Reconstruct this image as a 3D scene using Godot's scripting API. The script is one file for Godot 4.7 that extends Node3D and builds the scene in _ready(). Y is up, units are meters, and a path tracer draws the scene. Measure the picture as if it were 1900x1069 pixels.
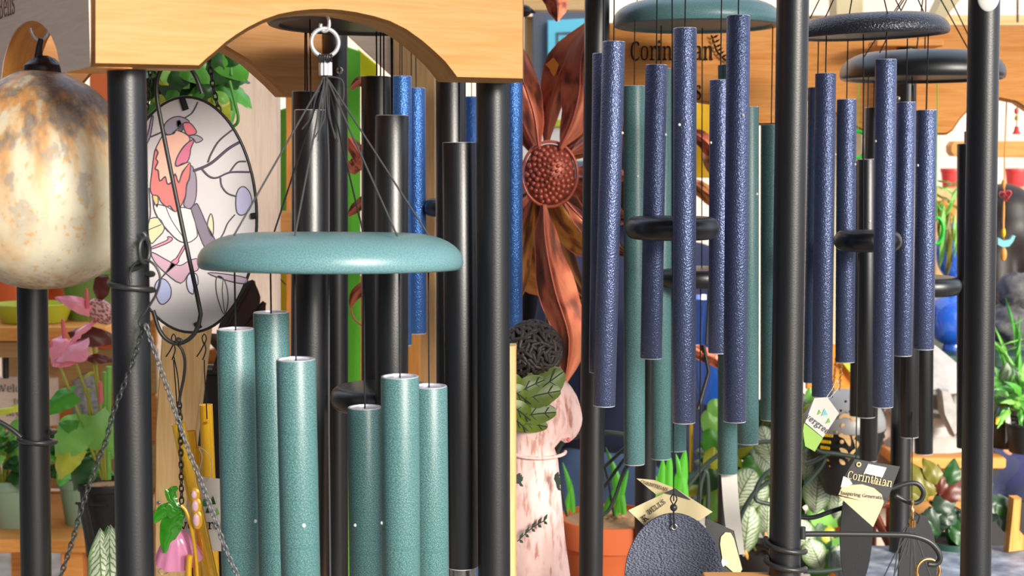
extends Node3D
# A garden centre's display of wind chimes. Lengths in metres, y up, the camera looks towards -z.
const F := 2700.0
const EYE := Vector3(0, 1.7, 0)
var look := Basis(Vector3.RIGHT, -atan(234.5 / F))
var M := {}
var rng := RandomNumberGenerator.new()

func P(px: float, py: float, d: float) -> Vector3:
	var r: Vector3 = look * Vector3((px - 950.0) / F, (534.5 - py) / F, -1.0)
	return EYE + r * (d / -r.z)

func S(d: float) -> float:
	return d / F

func _ready():
	rng.seed = 7
	setting_light()
	materials()
	shell()
	rack_front()
	racks_right()
	chimes()
	left_items()
	left_shelves()
	middle_items()
	statue_and_pot()
	right_items()
	people()

func setting_light():
	var cam := Camera3D.new()
	cam.name = "camera"
	cam.keep_aspect = Camera3D.KEEP_HEIGHT
	cam.transform = Transform3D(look, EYE)
	var at := CameraAttributesPhysical.new()
	at.frustum_focal_length = 24.0 * F / 1069.0 / 2.0 * 2.0
	at.frustum_focus_distance = 1.95
	at.frustum_near = 0.05
	at.frustum_far = 200.0
	at.exposure_aperture = 9.0
	cam.attributes = at
	add_child(cam)
	cam.fov = rad_to_deg(2.0 * atan(534.5 / F))
	cam.current = true
	var we := WorldEnvironment.new()
	we.name = "environment"
	var env := Environment.new()
	env.background_mode = Environment.BG_SKY
	var sky := Sky.new()
	var sm := ProceduralSkyMaterial.new()
	sm.sky_top_color = Color(0.80, 0.86, 0.95)
	sm.sky_horizon_color = Color(0.93, 0.95, 0.98)
	sm.ground_horizon_color = Color(0.62, 0.60, 0.57)
	sm.ground_bottom_color = Color(0.40, 0.38, 0.36)
	sm.sky_energy_multiplier = 1.0
	sm.ground_energy_multiplier = 1.0
	sky.sky_material = sm
	env.sky = sky
	env.background_energy_multiplier = 1.25
	env.tonemap_mode = Environment.TONE_MAPPER_LINEAR
	env.tonemap_exposure = 1.5
	env.sdfgi_enabled = true
	env.ssao_enabled = true
	env.ssil_enabled = true
	we.environment = env
	add_child(we)
	# bright daylight from the open side of the hall, high on the camera's right
	var sun := DirectionalLight3D.new()
	sun.name = "daylight"
	sun.light_color = Color(1.0, 0.97, 0.92)
	sun.light_energy = 2.0
	sun.light_angular_distance = 24.0
	sun.shadow_enabled = true
	sun.look_at_from_position(Vector3(3.2, 3.4, 2.6), Vector3(0, 1.3, -1.8))
	add_child(sun)

# ---------------------------------------------------------------- meshes
class MB:
	var v := PackedVector3Array()
	var n := PackedVector3Array()
	var uv := PackedVector2Array()
	var ix := PackedInt32Array()
	var t := Transform3D()

	func vert(p: Vector3, nn: Vector3, u := Vector2.ZERO) -> int:
		v.append(t * p)
		n.append((t.basis * nn).normalized())
		uv.append(u)
		return v.size() - 1

	func tri(a: int, b: int, c: int):
		var g := (v[b] - v[a]).cross(v[c] - v[a])
		if g.length_squared() < 1e-20:
			return
		if g.dot(n[a] + n[b] + n[c]) > 0.0:
			ix.append_array([a, c, b])
		else:
			ix.append_array([a, b, c])

	func quad(a: int, b: int, c: int, d: int):
		tri(a, b, c)
		tri(a, c, d)

	# rings of a turned shape, radius and height from the axis; sharp where the profile turns by more than 40 degrees
	func lathe(prof: Array, sides := 32, sx := 1.0, sz := 1.0, a0 := 0.0, a1 := TAU):
		var cnt := prof.size()
		var nr := []
		for k in cnt - 1:
			var e: Vector2 = prof[k + 1] - prof[k]
			nr.append(Vector2(e.y, -e.x).normalized())
		var area := 0.0
		for k in cnt - 1:
			area += nr[k].x * (prof[k].x + prof[k + 1].x) * (prof[k + 1] - prof[k]).length() + nr[k].y * 0.0
		var sg := 1.0 if area >= 0.0 else -1.0
		if absf(area) < 1e-9:
			sg = 1.0
		var run := 0.0
		for k in cnt - 1:
			var na: Vector2 = nr[k]
			var nb: Vector2 = nr[k]
			if k > 0 and nr[k].dot(nr[k - 1]) > 0.766:
				na = (nr[k] + nr[k - 1]).normalized()
			if k < cnt - 2 and nr[k].dot(nr[k + 1]) > 0.766:
				nb = (nr[k] + nr[k + 1]).normalized()
			var len: float = (prof[k + 1] - prof[k]).length()
			var base := v.size()
			for j in sides + 1:
				var a := a0 + (a1 - a0) * j / sides
				var c := cos(a)
				var s := sin(a)
				for q in 2:
					var pp: Vector2 = prof[k + q]
					var qq: Vector2 = (na if q == 0 else nb) * sg
					vert(Vector3(pp.x * c * sx, pp.y, pp.x * s * sz), Vector3(qq.x * c / sx, qq.y, qq.x * s / sz), Vector2(a * maxf(prof[k].x, prof[k + 1].x), run + len * q))
			for j in sides:
				var o := base + j * 2
				quad(o, o + 2, o + 3, o + 1)
			run += len

	func frame(d: Vector3) -> Basis:
		var up := Vector3.UP if absf(d.y) < 0.9 else Vector3.RIGHT
		var x := up.cross(d).normalized()
		return Basis(x, d.cross(x).normalized(), d)

	func tube(pts: Array, r, sides := 8, closed := false, capped := true):
		var cnt := pts.size()
		var rings := []
		var b := Basis()
		var run := 0.0
		var total := cnt + 1 if closed else cnt
		for k in total:
			var i := k % cnt
			var prev: Vector3 = pts[(i - 1 + cnt) % cnt] if closed or i > 0 else pts[i]
			var next: Vector3 = pts[(i + 1) % cnt] if closed or i < cnt - 1 else pts[i]
			var d := (next - prev).normalized()
			if k == 0:
				b = frame(d)
			else:
				var x := (b.x - d * b.x.dot(d)).normalized()
				b = Basis(x, d.cross(x).normalized(), d)
				run += (pts[i] - pts[(i - 1 + cnt) % cnt]).length()
			var rr: float = r[i] if r is Array else r
			var ring := []
			for j in sides + 1:
				var a := TAU * j / sides
				var nn := b.x * cos(a) + b.y * sin(a)
				ring.append(vert(pts[i] + nn * rr, nn, Vector2(a * rr, run)))
			rings.append(ring)
		for k in rings.size() - 1:
			for j in sides:
				quad(rings[k][j], rings[k][j + 1], rings[k + 1][j + 1], rings[k + 1][j])
		if capped and not closed:
			for e in 2:
				var i := 0 if e == 0 else cnt - 1
				var d: Vector3 = (pts[0] - pts[1] if e == 0 else pts[cnt - 1] - pts[cnt - 2]).normalized()
				var c := vert(pts[i], d)
				var ring: Array = rings[0] if e == 0 else rings[rings.size() - 1]
				var cap := []
				for j in sides + 1:
					var q: Vector3 = v[ring[j]]
					v.append(q)
					n.append((t.basis * d).normalized())
					uv.append(Vector2.ZERO)
					cap.append(v.size() - 1)
				for j in sides:
					tri(c, cap[j], cap[j + 1])

	func box(c: Vector3, s: Vector3, b := 0.002):
		var h := s / 2.0
		b = minf(b, minf(h.x, minf(h.y, h.z)) * 0.9)
		var id := {}
		for ax in 3:
			for sg in [-1, 1]:
				var nn := Vector3.ZERO
				nn[ax] = sg
				var f := []
				var u := (ax + 1) % 3
				var w := (ax + 2) % 3
				for q in [[-1, -1], [1, -1], [1, 1], [-1, 1]]:
					var p := Vector3.ZERO
					p[ax] = sg * h[ax]
					p[u] = q[0] * (h[u] - b)
					p[w] = q[1] * (h[w] - b)
					var k := vert(c + p, nn, Vector2(p[u], p[w]))
					f.append(k)
					var key := Vector3i.ZERO
					key[ax] = sg
					key[u] = q[0]
					key[w] = q[1]
					id[[ax, key]] = k
				quad(f[0], f[1], f[2], f[3])
		for ax in 3:
			var u := (ax + 1) % 3
			var w := (ax + 2) % 3
			for a in [-1, 1]:
				for e in [-1, 1]:
					var k0 := Vector3i.ZERO
					k0[u] = a
					k0[w] = e
					k0[ax] = -1
					var k1 := k0
					k1[ax] = 1
					quad(id[[u, k0]], id[[u, k1]], id[[w, k1]], id[[w, k0]])
		for x in [-1, 1]:
			for y in [-1, 1]:
				for z in [-1, 1]:
					var k := Vector3i(x, y, z)
					tri(id[[0, k]], id[[1, k]], id[[2, k]])

	# an outline in x,y given depth from z0 to z1, with a chamfer b at both faces
	func prism(poly: PackedVector2Array, z0: float, z1: float, b := 0.0):
		var cnt := poly.size()
		if not Geometry2D.is_polygon_clockwise(poly):
			pass
		else:
			poly = poly.duplicate()
			poly.reverse()
		var en := []
		for k in cnt:
			var e := poly[(k + 1) % cnt] - poly[k]
			en.append(Vector2(e.y, -e.x).normalized())
		var inner := PackedVector2Array()
		for k in cnt:
			var a: Vector2 = en[(k - 1 + cnt) % cnt]
			var m: Vector2 = (a + en[k]).normalized()
			inner.append(poly[k] - m * (b / maxf(0.4, m.dot(a))))
		var tris := Geometry2D.triangulate_polygon(inner)
		for e in 2:
			var z := z0 if e == 0 else z1
			var nn := Vector3(0, 0, signf(z - (z0 + z1) / 2.0))
			var base := v.size()
			for p in inner:
				vert(Vector3(p.x, p.y, z), nn, p)
			for k in range(0, tris.size(), 3):
				tri(base + tris[k], base + tris[k + 1], base + tris[k + 2])
		var sgn := signf(z1 - z0)
		var lv := [[z0, inner], [z0 + sgn * b, poly], [z1 - sgn * b, poly], [z1, inner]]
		if b <= 0.0:
			lv = [lv[0], lv[3]]
		var run := 0.0
		for k in cnt:
			var k2 := (k + 1) % cnt
			var na: Vector2 = en[k]
			var nb: Vector2 = en[k]
			if en[k].dot(en[(k - 1 + cnt) % cnt]) > 0.8:
				na = (en[k] + en[(k - 1 + cnt) % cnt]).normalized()
			if en[k].dot(en[k2]) > 0.8:
				nb = (en[k] + en[k2]).normalized()
			var len := (poly[k2] - poly[k]).length()
			var ids := []
			for l in lv:
				var p: Vector2 = l[1][k]
				var q: Vector2 = l[1][k2]
				ids.append([vert(Vector3(p.x, p.y, l[0]), Vector3(na.x, na.y, 0), Vector2(run, l[0])), vert(Vector3(q.x, q.y, l[0]), Vector3(nb.x, nb.y, 0), Vector2(run + len, l[0]))])
			for l in ids.size() - 1:
				quad(ids[l][0], ids[l][1], ids[l + 1][1], ids[l + 1][0])
			run += len

	# a surface through points f(i, j); normals turned away from `inside` when it is given
	func sheet(rows: int, cols: int, f: Callable, wrap := false, inside = null, scale := Vector2.ONE):
		var p := []
		for i in rows:
			var r := []
			for j in cols:
				r.append(f.call(i, j))
			p.append(r)
		var base := v.size()
		var flip := 1.0
		var tot := 0.0
		var nn := []
		for i in rows:
			for j in cols:
				var jm := (j - 1 + cols) % cols if wrap else maxi(j - 1, 0)
				var jp := (j + 1) % cols if wrap else mini(j + 1, cols - 1)
				var du: Vector3 = p[i][jp] - p[i][jm]
				var dv: Vector3 = p[mini(i + 1, rows - 1)][j] - p[maxi(i - 1, 0)][j]
				var c: Vector3 = du.cross(dv)
				if c.length_squared() < 1e-18:
					c = (p[i][j] - inside) if inside != null else Vector3.UP
					if inside != null:
						nn.append([c.normalized(), false])
						continue
				nn.append([c.normalized(), true])
				if inside != null:
					tot += c.normalized().dot((p[i][j] - inside).normalized())
		if tot < 0.0:
			flip = -1.0
		var k := 0
		for i in rows:
			for j in cols:
				vert(p[i][j], nn[k][0] * (flip if nn[k][1] else 1.0), Vector2(float(j) / (cols if wrap else cols - 1), float(i) / (rows - 1)) * scale)
				k += 1
			if wrap:
				var q := i * cols
				vert(p[i][0], nn[q][0] * (flip if nn[q][1] else 1.0), Vector2(1.0, float(i) / (rows - 1)) * scale)
		var st := cols + 1 if wrap else cols
		for i in rows - 1:
			for j in st - 1:
				var o := base + i * st + j
				quad(o, o + 1, o + st + 1, o + st)

	func ball(c: Vector3, r: Vector3, rows := 12, cols := 20):
		sheet(rows + 1, cols, func(i, j):
			var a: float = PI * i / rows
			var b: float = TAU * j / cols
			return c + Vector3(sin(a) * cos(b), cos(a), sin(a) * sin(b)) * r, true, c)

	# a blade along a path: half widths, the side it faces, and how far its edges fold back
	func blade(path: Array, wid: Array, face: Vector3, fold := 0.3, across := 5, wave := 0.0):
		var cnt := path.size()
		sheet(cnt, across, func(i, j):
			var d: Vector3 = (path[mini(i + 1, cnt - 1)] - path[maxi(i - 1, 0)]).normalized()
			var side: Vector3 = d.cross(face).normalized()
			var nrm: Vector3 = side.cross(d).normalized()
			var s: float = 2.0 * j / (across - 1) - 1.0
			var w: float = wid[i]
			return path[i] + side * (w * s) - nrm * (fold * w * absf(s)) + nrm * (wave * w * sin(i * 1.9 + s * 2.0) * absf(s)))

	func mesh(tangents := false) -> ArrayMesh:
		var a := []
		a.resize(Mesh.ARRAY_MAX)
		a[Mesh.ARRAY_VERTEX] = v
		a[Mesh.ARRAY_NORMAL] = n
		a[Mesh.ARRAY_TEX_UV] = uv
		a[Mesh.ARRAY_INDEX] = ix
		var m := ArrayMesh.new()
		m.add_surface_from_arrays(Mesh.PRIMITIVE_TRIANGLES, a)
		if tangents:
			var st := SurfaceTool.new()
			st.create_from(m, 0)
			st.generate_tangents()
			m = st.commit()
		return m

# ---------------------------------------------------------------- objects
func world_pos(o: Node3D) -> Vector3:
	var p := Vector3.ZERO
	var q: Node = o
	while q != self and q is Node3D:
		p += q.position
		q = q.get_parent()
	return p

func fresh(called: String, parent: Node) -> String:
	if not parent.has_node(NodePath(called)):
		return called
	var k := 1
	while parent.has_node(NodePath("%s_%03d" % [called, k])):
		k += 1
	return "%s_%03d" % [called, k]

func tag(o: Node, label: String, category: String, group := "", kind := ""):
	o.set_meta("label", label)
	if category:
		o.set_meta("category", category)
	if group:
		o.set_meta("group", group)
	if kind:
		o.set_meta("kind", kind)
	return o

func thing(called: String, label: String, category: String, at: Vector3, group := "") -> Node3D:
	var o := Node3D.new()
	o.name = fresh(called, self)
	o.position = at
	add_child(o, true)
	tag(o, label, category, group)
	return o

# a mesh built in world coordinates becomes a part of `parent`
func part(called: String, mb: MB, mat: Material, parent: Node = self) -> MeshInstance3D:
	var o := MeshInstance3D.new()
	o.name = fresh(called, parent)
	if parent != self:
		var w := world_pos(parent)
		for k in mb.v.size():
			mb.v[k] -= w
	o.mesh = mb.mesh(mat is BaseMaterial3D and mat.normal_enabled)
	o.material_override = mat
	o.cast_shadow = GeometryInstance3D.SHADOW_CASTING_SETTING_ON
	parent.add_child(o, true)
	return o

# a shared mesh set down with its own transform
func put(called: String, m: Mesh, mat: Material, xf: Transform3D, parent: Node) -> MeshInstance3D:
	var o := MeshInstance3D.new()
	o.name = fresh(called, parent)
	o.mesh = m
	o.material_override = mat
	o.transform = xf
	if parent != self:
		o.position -= world_pos(parent)
	parent.add_child(o, true)
	return o

func single(called: String, mb: MB, mat: Material, label: String, category: String, group := "") -> MeshInstance3D:
	var o := part(called, mb, mat)
	tag(o, label, category, group)
	return o

func structure(called: String, mb: MB, mat: Material, label := "") -> MeshInstance3D:
	var o := part(called, mb, mat)
	o.set_meta("kind", "structure")
	if label:
		o.set_meta("label", label)
	return o

func curve(pts: Array, steps := 6) -> Array:
	var out := []
	var cnt := pts.size()
	for k in cnt - 1:
		var p0 = pts[maxi(k - 1, 0)]
		var p3 = pts[mini(k + 2, cnt - 1)]
		for s in steps:
			out.append(pts[k].cubic_interpolate(pts[k + 1], p0, p3, float(s) / steps))
	out.append(pts[cnt - 1])
	return out

func pix(pts: Array, d: float, steps := 6) -> Array:
	var q := []
	for p in pts:
		q.append(P(p[0], p[1], d + (p[2] if p.size() > 2 else 0.0)))
	return curve(q, steps)

# ---------------------------------------------------------------- materials
func noise(freq: float, kind := FastNoiseLite.TYPE_SIMPLEX_SMOOTH, oct := 4, sd := 1) -> FastNoiseLite:
	var q := FastNoiseLite.new()
	q.noise_type = kind
	q.frequency = freq
	q.seed = sd
	q.fractal_octaves = oct
	if oct < 2:
		q.fractal_type = FastNoiseLite.FRACTAL_NONE
	return q

func ntex(q: FastNoiseLite, ramp, w := 256, normal := 0.0, h := 0) -> NoiseTexture2D:
	var t := NoiseTexture2D.new()
	t.width = w
	t.height = h if h else w
	t.seamless = true
	t.noise = q
	if ramp != null:
		var g := Gradient.new()
		var offs := PackedFloat32Array()
		var cols := PackedColorArray()
		for r in ramp:
			offs.append(r[0])
			cols.append(Color(r[1]))
		g.offsets = offs
		g.colors = cols
		t.color_ramp = g
	if normal > 0.0:
		t.as_normal_map = true
		t.bump_strength = normal
	return t

func mat(called: String, col: String, rough := 0.6, metal := 0.0, spec := 0.5) -> StandardMaterial3D:
	var m := StandardMaterial3D.new()
	m.resource_name = called
	m.albedo_color = Color(col)
	m.roughness = rough
	m.metallic = metal
	m.metallic_specular = spec
	M[called] = m
	return m

func textured(m: StandardMaterial3D, t: Texture2D, scale: Vector3, tri := false):
	m.albedo_texture = t
	m.uv1_scale = scale
	m.uv1_triplanar = tri
	return m

func materials():
	for w in [["wood", "c58f58", "c0874b", "b2793a"], ["wood_orange", "eaa258", "e2964a", "cf8036"], ["wood_white", "ecd6c8", "e6cdbe", "dcc0b0"], ["wood_pale", "d8b482", "d0a872", "c4985e"]]:
		var m := mat(w[0], "ffffff", 0.5, 0.0, 0.4)
		textured(m, ntex(noise(0.012, FastNoiseLite.TYPE_SIMPLEX_SMOOTH, 5, 3), [[0.0, w[3]], [0.35, w[2]], [0.5, w[1]], [0.62, w[2]], [0.8, w[1]], [1.0, w[1]]], 512), Vector3(0.5, 9.0, 9.0), true)
	for w in ["wood", "wood_orange", "wood_white", "wood_pale"]:
		var m: StandardMaterial3D = M[w].duplicate()
		m.resource_name = w + "_upright"
		m.uv1_scale = Vector3(9.0, 0.5, 9.0)
		M[m.resource_name] = m
	var sp := ntex(noise(0.16, FastNoiseLite.TYPE_SIMPLEX_SMOOTH, 3, 5), [[0.0, "1f4046"], [0.34, "33585d"], [0.52, "487175"], [0.66, "6b9594"], [1.0, "a0c0bc"]], 512)
	var te := mat("teal", "ffffff", 0.42, 0.0, 0.5)
	textured(te, sp, Vector3(8, 8, 8))
	te.albedo_color = Color(0.88, 0.89, 0.89)
	var te2 := mat("teal_disc", "ffffff", 0.38, 0.0, 0.5)
	textured(te2, ntex(noise(0.16, FastNoiseLite.TYPE_SIMPLEX_SMOOTH, 3, 8), [[0.0, "34595f"], [0.4, "50787f"], [0.6, "678f95"], [1.0, "90b3b6"]], 512), Vector3(8, 8, 8), true)
	var bl := mat("black", "0a0c11", 0.38, 0.0, 0.62)
	bl.normal_enabled = true
	bl.normal_texture = ntex(noise(0.12, FastNoiseLite.TYPE_SIMPLEX_SMOOTH, 2, 2), null, 256, 3.0)
	bl.normal_scale = 0.05
	bl.uv1_scale = Vector3(10, 10, 10)
	for w in [["navy", "525d80"], ["blue", "4878c0"]]:
		var nv := mat(w[0], w[1], 0.36, 0.7, 0.6)
		nv.normal_enabled = true
		nv.normal_texture = ntex(noise(0.09, FastNoiseLite.TYPE_SIMPLEX_SMOOTH, 2, 4), null, 256, 8.0)
		nv.normal_scale = 0.32
		nv.uv1_scale = Vector3(15, 13, 9)
	var nd := mat("navy_disc", "2b2f3a", 0.36, 0.2, 0.6)
	nd.normal_enabled = true
	nd.normal_texture = M.navy.normal_texture
	nd.normal_scale = 0.35
	nd.uv1_scale = Vector3(10, 10, 10)
	var sl := mat("sail", "53586a", 0.6, 0.1, 0.5)
	sl.normal_enabled = true
	sl.normal_texture = M.navy.normal_texture
	sl.normal_scale = 0.9
	sl.uv1_scale = Vector3(9, 14, 9)
	mat("silver", "e4e4ea", 0.28, 0.7)
	mat("cut_metal", "d9dae6", 0.35, 0.55)
	mat("steel", "b9bab6", 0.3, 0.9)
	mat("grey_metal", "a6a4a2", 0.45, 0.2)
	mat("blocker_grey", "565b62", 0.8)  # dark neutral grey for the added light-blocking ceiling and walls
	mat("ink_faint", "7a5a48", 0.9)
	mat("brown_copper", "8a4434", 0.4, 0.4)
	mat("lime_light", "9cc45e", 0.7)
	mat("steel_dull", "58595c", 0.4, 0.4)
	mat("tree_green", "2f8f6a", 0.6)
	mat("brass", "c9a063", 0.25, 0.95)
	mat("gold", "f7bd28", 0.2, 0.3, 0.8)
	mat("iron", "2a2b2c", 0.42, 0.2)
	mat("string", "3c3d40", 0.9)
	mat("string_dark", "17181a", 0.9)
	mat("ink", "2b2018", 0.9, 0.0, 0.2)
	mat("white", "d9d7d4", 0.6)
	mat("paper", "d6d3cd", 0.8, 0.0, 0.2)
	mat("cream", "cdbd94", 0.7)
	mat("card_black", "3a3a3b", 0.5)
	var co := mat("copper", "ffffff", 0.36, 0.55, 0.6)
	textured(co, ntex(noise(0.008, FastNoiseLite.TYPE_SIMPLEX_SMOOTH, 5, 12), [[0.0, "4a2a22"], [0.3, "7e3f2c"], [0.45, "b55c40"], [0.75, "cb7654"], [1.0, "d98a68"]], 256), Vector3(0.8, 1, 1))
	mat("copper_dome", "c4604a", 0.34, 0.25, 0.6)
	var bz := mat("bronze", "ffffff", 0.4, 0.4)
	textured(bz, ntex(noise(0.007, FastNoiseLite.TYPE_SIMPLEX_SMOOTH, 5, 21), [[0.0, "3a2010"], [0.45, "7a4416"], [0.6, "a8682a"], [1.0, "c08a48"]], 256), Vector3(2, 1, 1))
	mat("brown_metal", "24140f", 0.4, 0.3)
	mat("terracotta", "cc6232", 0.75)
	mat("soil", "b58a62", 0.95)
	mat("soil_dark", "33261c", 0.95)
	mat("pot_green", "8ea78c", 0.6)
	mat("pot_olive", "66803a", 0.6)
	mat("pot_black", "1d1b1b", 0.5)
	mat("pot_dark_green", "22453a", 0.5)
	mat("lime", "b5bd34", 0.45)
	for w in [["leaf", "4f9a33"], ["leaf_light", "86c65a"], ["leaf_dark", "234f20"], ["leaf_yellow", "bcc23a"], ["leaf_red", "5a2418"], ["leaf_magnolia", "2e4330"], ["leaf_bright", "479c22"], ["stem", "a8a83c"], ["leaf_olive", "6f6a20"]]:
		var lf := mat(w[0], w[1], 0.4, 0.0, 0.5)
		lf.cull_mode = BaseMaterial3D.CULL_DISABLED
		lf.backlight_enabled = true
		lf.backlight = Color(w[1]).darkened(0.4)
	var va := mat("leaf_variegated", "ffffff", 0.5)
	va.cull_mode = BaseMaterial3D.CULL_DISABLED
	va.albedo_texture = vein_texture()
	var pk := mat("pink_petal", "ff9eb0", 0.22)
	pk.cull_mode = BaseMaterial3D.CULL_DISABLED
	mat("pink_spadix", "ee6f78", 0.5)
	var sk := mat("pink_speckled", "ffffff", 0.5)
	textured(sk, ntex(noise(0.07, FastNoiseLite.TYPE_CELLULAR, 1, 9), [[0.0, "7a4a48"], [0.28, "9a6460"], [0.4, "e8a8a4"], [1.0, "f2bcb6"]], 128), Vector3(2, 1.5, 1))
	textured(mat("wall_paint", "ffffff", 0.9, 0.0, 0.2), ntex(noise(0.01, FastNoiseLite.TYPE_SIMPLEX_SMOOTH, 4, 31), [[0.0, "b5a091"], [1.0, "c8b6aa"]], 256), Vector3(0.6, 0.6, 0.6), true)
	textured(mat("concrete", "ffffff", 0.9, 0.0, 0.2), ntex(noise(0.03, FastNoiseLite.TYPE_SIMPLEX_SMOOTH, 5, 32), [[0.0, "716c66"], [1.0, "a39d95"]], 256), Vector3(0.8, 0.8, 0.8), true)
	textured(mat("stone_grey", "ffffff", 0.85), ntex(noise(0.03, FastNoiseLite.TYPE_SIMPLEX_SMOOTH, 5, 33), [[0.0, "6e6c70"], [0.5, "a6a4a8"], [1.0, "cfcdd0"]], 256), Vector3(9, 9, 9), true)
	textured(mat("stone_white", "ffffff", 0.85), ntex(noise(0.03, FastNoiseLite.TYPE_SIMPLEX_SMOOTH, 5, 34), [[0.0, "a39d98"], [1.0, "c4bfba"]], 256), Vector3(4, 4, 4), true)
	textured(mat("rock", "ffffff", 0.8), ntex(noise(0.03, FastNoiseLite.TYPE_SIMPLEX_SMOOTH, 5, 35), [[0.0, "3c3c3e"], [1.0, "7d7b7c"]], 256), Vector3(5, 5, 5), true)
	textured(mat("slate", "ffffff", 0.5), ntex(noise(0.02, FastNoiseLite.TYPE_SIMPLEX_SMOOTH, 5, 36), [[0.0, "4f5766"], [0.6, "8a92a2"], [1.0, "b9c0cc"]], 256), Vector3(3, 3, 3), true)
	textured(mat("robe", "ffffff", 0.8), ntex(noise(0.02, FastNoiseLite.TYPE_SIMPLEX_SMOOTH, 5, 37), [[0.0, "a8705e"], [0.25, "c08c80"], [0.36, "e6bfba"], [1.0, "f0d0cc"]], 256), Vector3(14, 3.5, 14), true)
	mat("hair_statue", "3b3430", 0.5)
	mat("statue_leaf", "52640f", 0.4)
	mat("statue_vine", "24352a", 0.8)
	mat("glaze_blue", "1560d8", 0.06, 0.0, 0.8)
	M.glaze_blue.clearcoat_enabled = true
	M.glaze_blue.clearcoat = 1.0
	mat("green_paint", "62c832", 0.5)
	mat("yellow_paint", "e6ea1c", 0.5)
	mat("yellow_deep", "f2c200", 0.5)
	mat("orange_sticker", "f58a1c", 0.6)
	mat("cyan", "6fd6f2", 0.5)
	mat("grey_blue", "5c6472", 0.6)
	mat("red", "d64448", 0.5)
	mat("ring_green", "1fc23a", 0.3)
	mat("turquoise", "7cc4cc", 0.5)
	mat("bead_orange", "e29a48", 0.5)
	mat("bead_pink", "e8525e", 0.4)
	mat("skin", "c98d6c", 0.6)
	mat("hair_dark", "20140f", 0.5)
	mat("shirt_navy", "272c58", 0.85)
	mat("shirt_dark", "2b3150", 0.85)
	mat("shirt_lavender", "a3a6e4", 0.85)
	mat("denim", "6f8fc4", 0.9)
	mat("wire_green", "39473f", 0.4, 0.3)
	mat("panel", "ccc8cc", 0.4)
	mat("lead", "55505e", 0.5)
	mat("glass_pink", "f0657a", 0.3)
	mat("pearl_pink", "f2c4cc", 0.2)
	var fg := mat("glass_flower", "eda0c8", 0.08)
	fg.cull_mode = BaseMaterial3D.CULL_DISABLED
	fg.backlight_enabled = true
	fg.backlight = Color("d070a8")
	var gg := mat("glass_leaf", "2c7a12", 0.12, 0.0, 0.8)
	gg.cull_mode = BaseMaterial3D.CULL_DISABLED
	var bb := mat("ball_glaze", "ffffff", 0.42, 0.0, 0.35)
	bb.albedo_texture = ball_texture()
	bb.clearcoat_enabled = true
	bb.clearcoat = 0.12
	bb.clearcoat_roughness = 0.3

func vein_texture() -> ImageTexture:
	var im := Image.create(128, 256, false, Image.FORMAT_RGB8)
	var q := noise(0.03, FastNoiseLite.TYPE_SIMPLEX_SMOOTH, 3, 6)
	for y in 256:
		for x in 128:
			var s := absf(x / 63.5 - 1.0)
			var k := y / 22.0 + s * 2.6 + q.get_noise_2d(x, y) * 0.35
			var f := absf(k - roundf(k)) * 2.0
			var c := Color("5b7744").lerp(Color("c3cab8"), smoothstep(0.05, 0.5, f) * (1.0 - smoothstep(0.6, 1.0, s)) * 0.9)
			if s < 0.05:
				c = Color("55703c")
			im.set_pixel(x, y, c)
	im.generate_mipmaps()
	return ImageTexture.create_from_image(im)

# cream glaze with rust runs and smoke-grey blotches from the neck down, brown freckles near the foot
func ball_texture() -> ImageTexture:
	var w := 768
	var h := 384
	var im := Image.create(w, h, false, Image.FORMAT_RGB8)
	var a := noise(0.9, FastNoiseLite.TYPE_SIMPLEX_SMOOTH, 5, 41)
	var b := noise(2.2, FastNoiseLite.TYPE_SIMPLEX_SMOOTH, 4, 42)
	var c := noise(9.0, FastNoiseLite.TYPE_SIMPLEX_SMOOTH, 3, 43)
	for y in h:
		var lat := PI * (y + 0.5) / h
		var t := float(y) / h
		for x in w:
			var lon := TAU * x / w
			var p := Vector3(sin(lat) * cos(lon), cos(lat), sin(lat) * sin(lon))
			var runs := a.get_noise_3d(p.x * 3.2, p.y * 0.9, p.z * 3.2)
			var blot := b.get_noise_3dv(p * 1.6)
			var fine := c.get_noise_3dv(p * 1.6)
			var col := Color("c4baa2").lerp(Color("b2aa98"), clampf(0.5 + blot, 0, 1))
			var top := 1.0 - smoothstep(0.2, 0.62, t)
			var rust := clampf((runs * 1.9 + 0.14 + top * 0.55 + fine * 0.35) * (0.35 + top), 0.0, 1.0)
			col = col.lerp(Color("b87c42"), rust * 0.8)
			var smoke := clampf((blot * 1.9 + runs * 0.8 + top * 0.9 - 0.36), 0.0, 1.0) * smoothstep(0.0, 0.5, top)
			col = col.lerp(Color("6d625c"), smoke * 0.9)
			col = col.lerp(Color("8d857c"), clampf((blot * 1.5 + c.get_noise_3dv(p * 0.5) * 1.2 - 0.42) * 3.0, 0.0, 0.6) * (1.0 - smoothstep(0.5, 0.7, t)))
			var foot := smoothstep(0.74, 0.97, t)
			col = col.lerp(Color("8a6248"), clampf(foot * (0.45 + fine * 1.3 + blot * 0.8), 0.0, 0.85))
			if fine > 0.33 and blot > 0.0:
				col = col.lerp(Color("b98a52"), 0.55)
			im.set_pixel(x, y, col)
	im.generate_mipmaps()
	return ImageTexture.create_from_image(im)

# ---------------------------------------------------------------- setting
func slab(lo: Vector3, hi: Vector3, b := 0.004) -> MB:
	var mb := MB.new()
	mb.box((lo + hi) / 2.0, hi - lo, b)
	return mb

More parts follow.
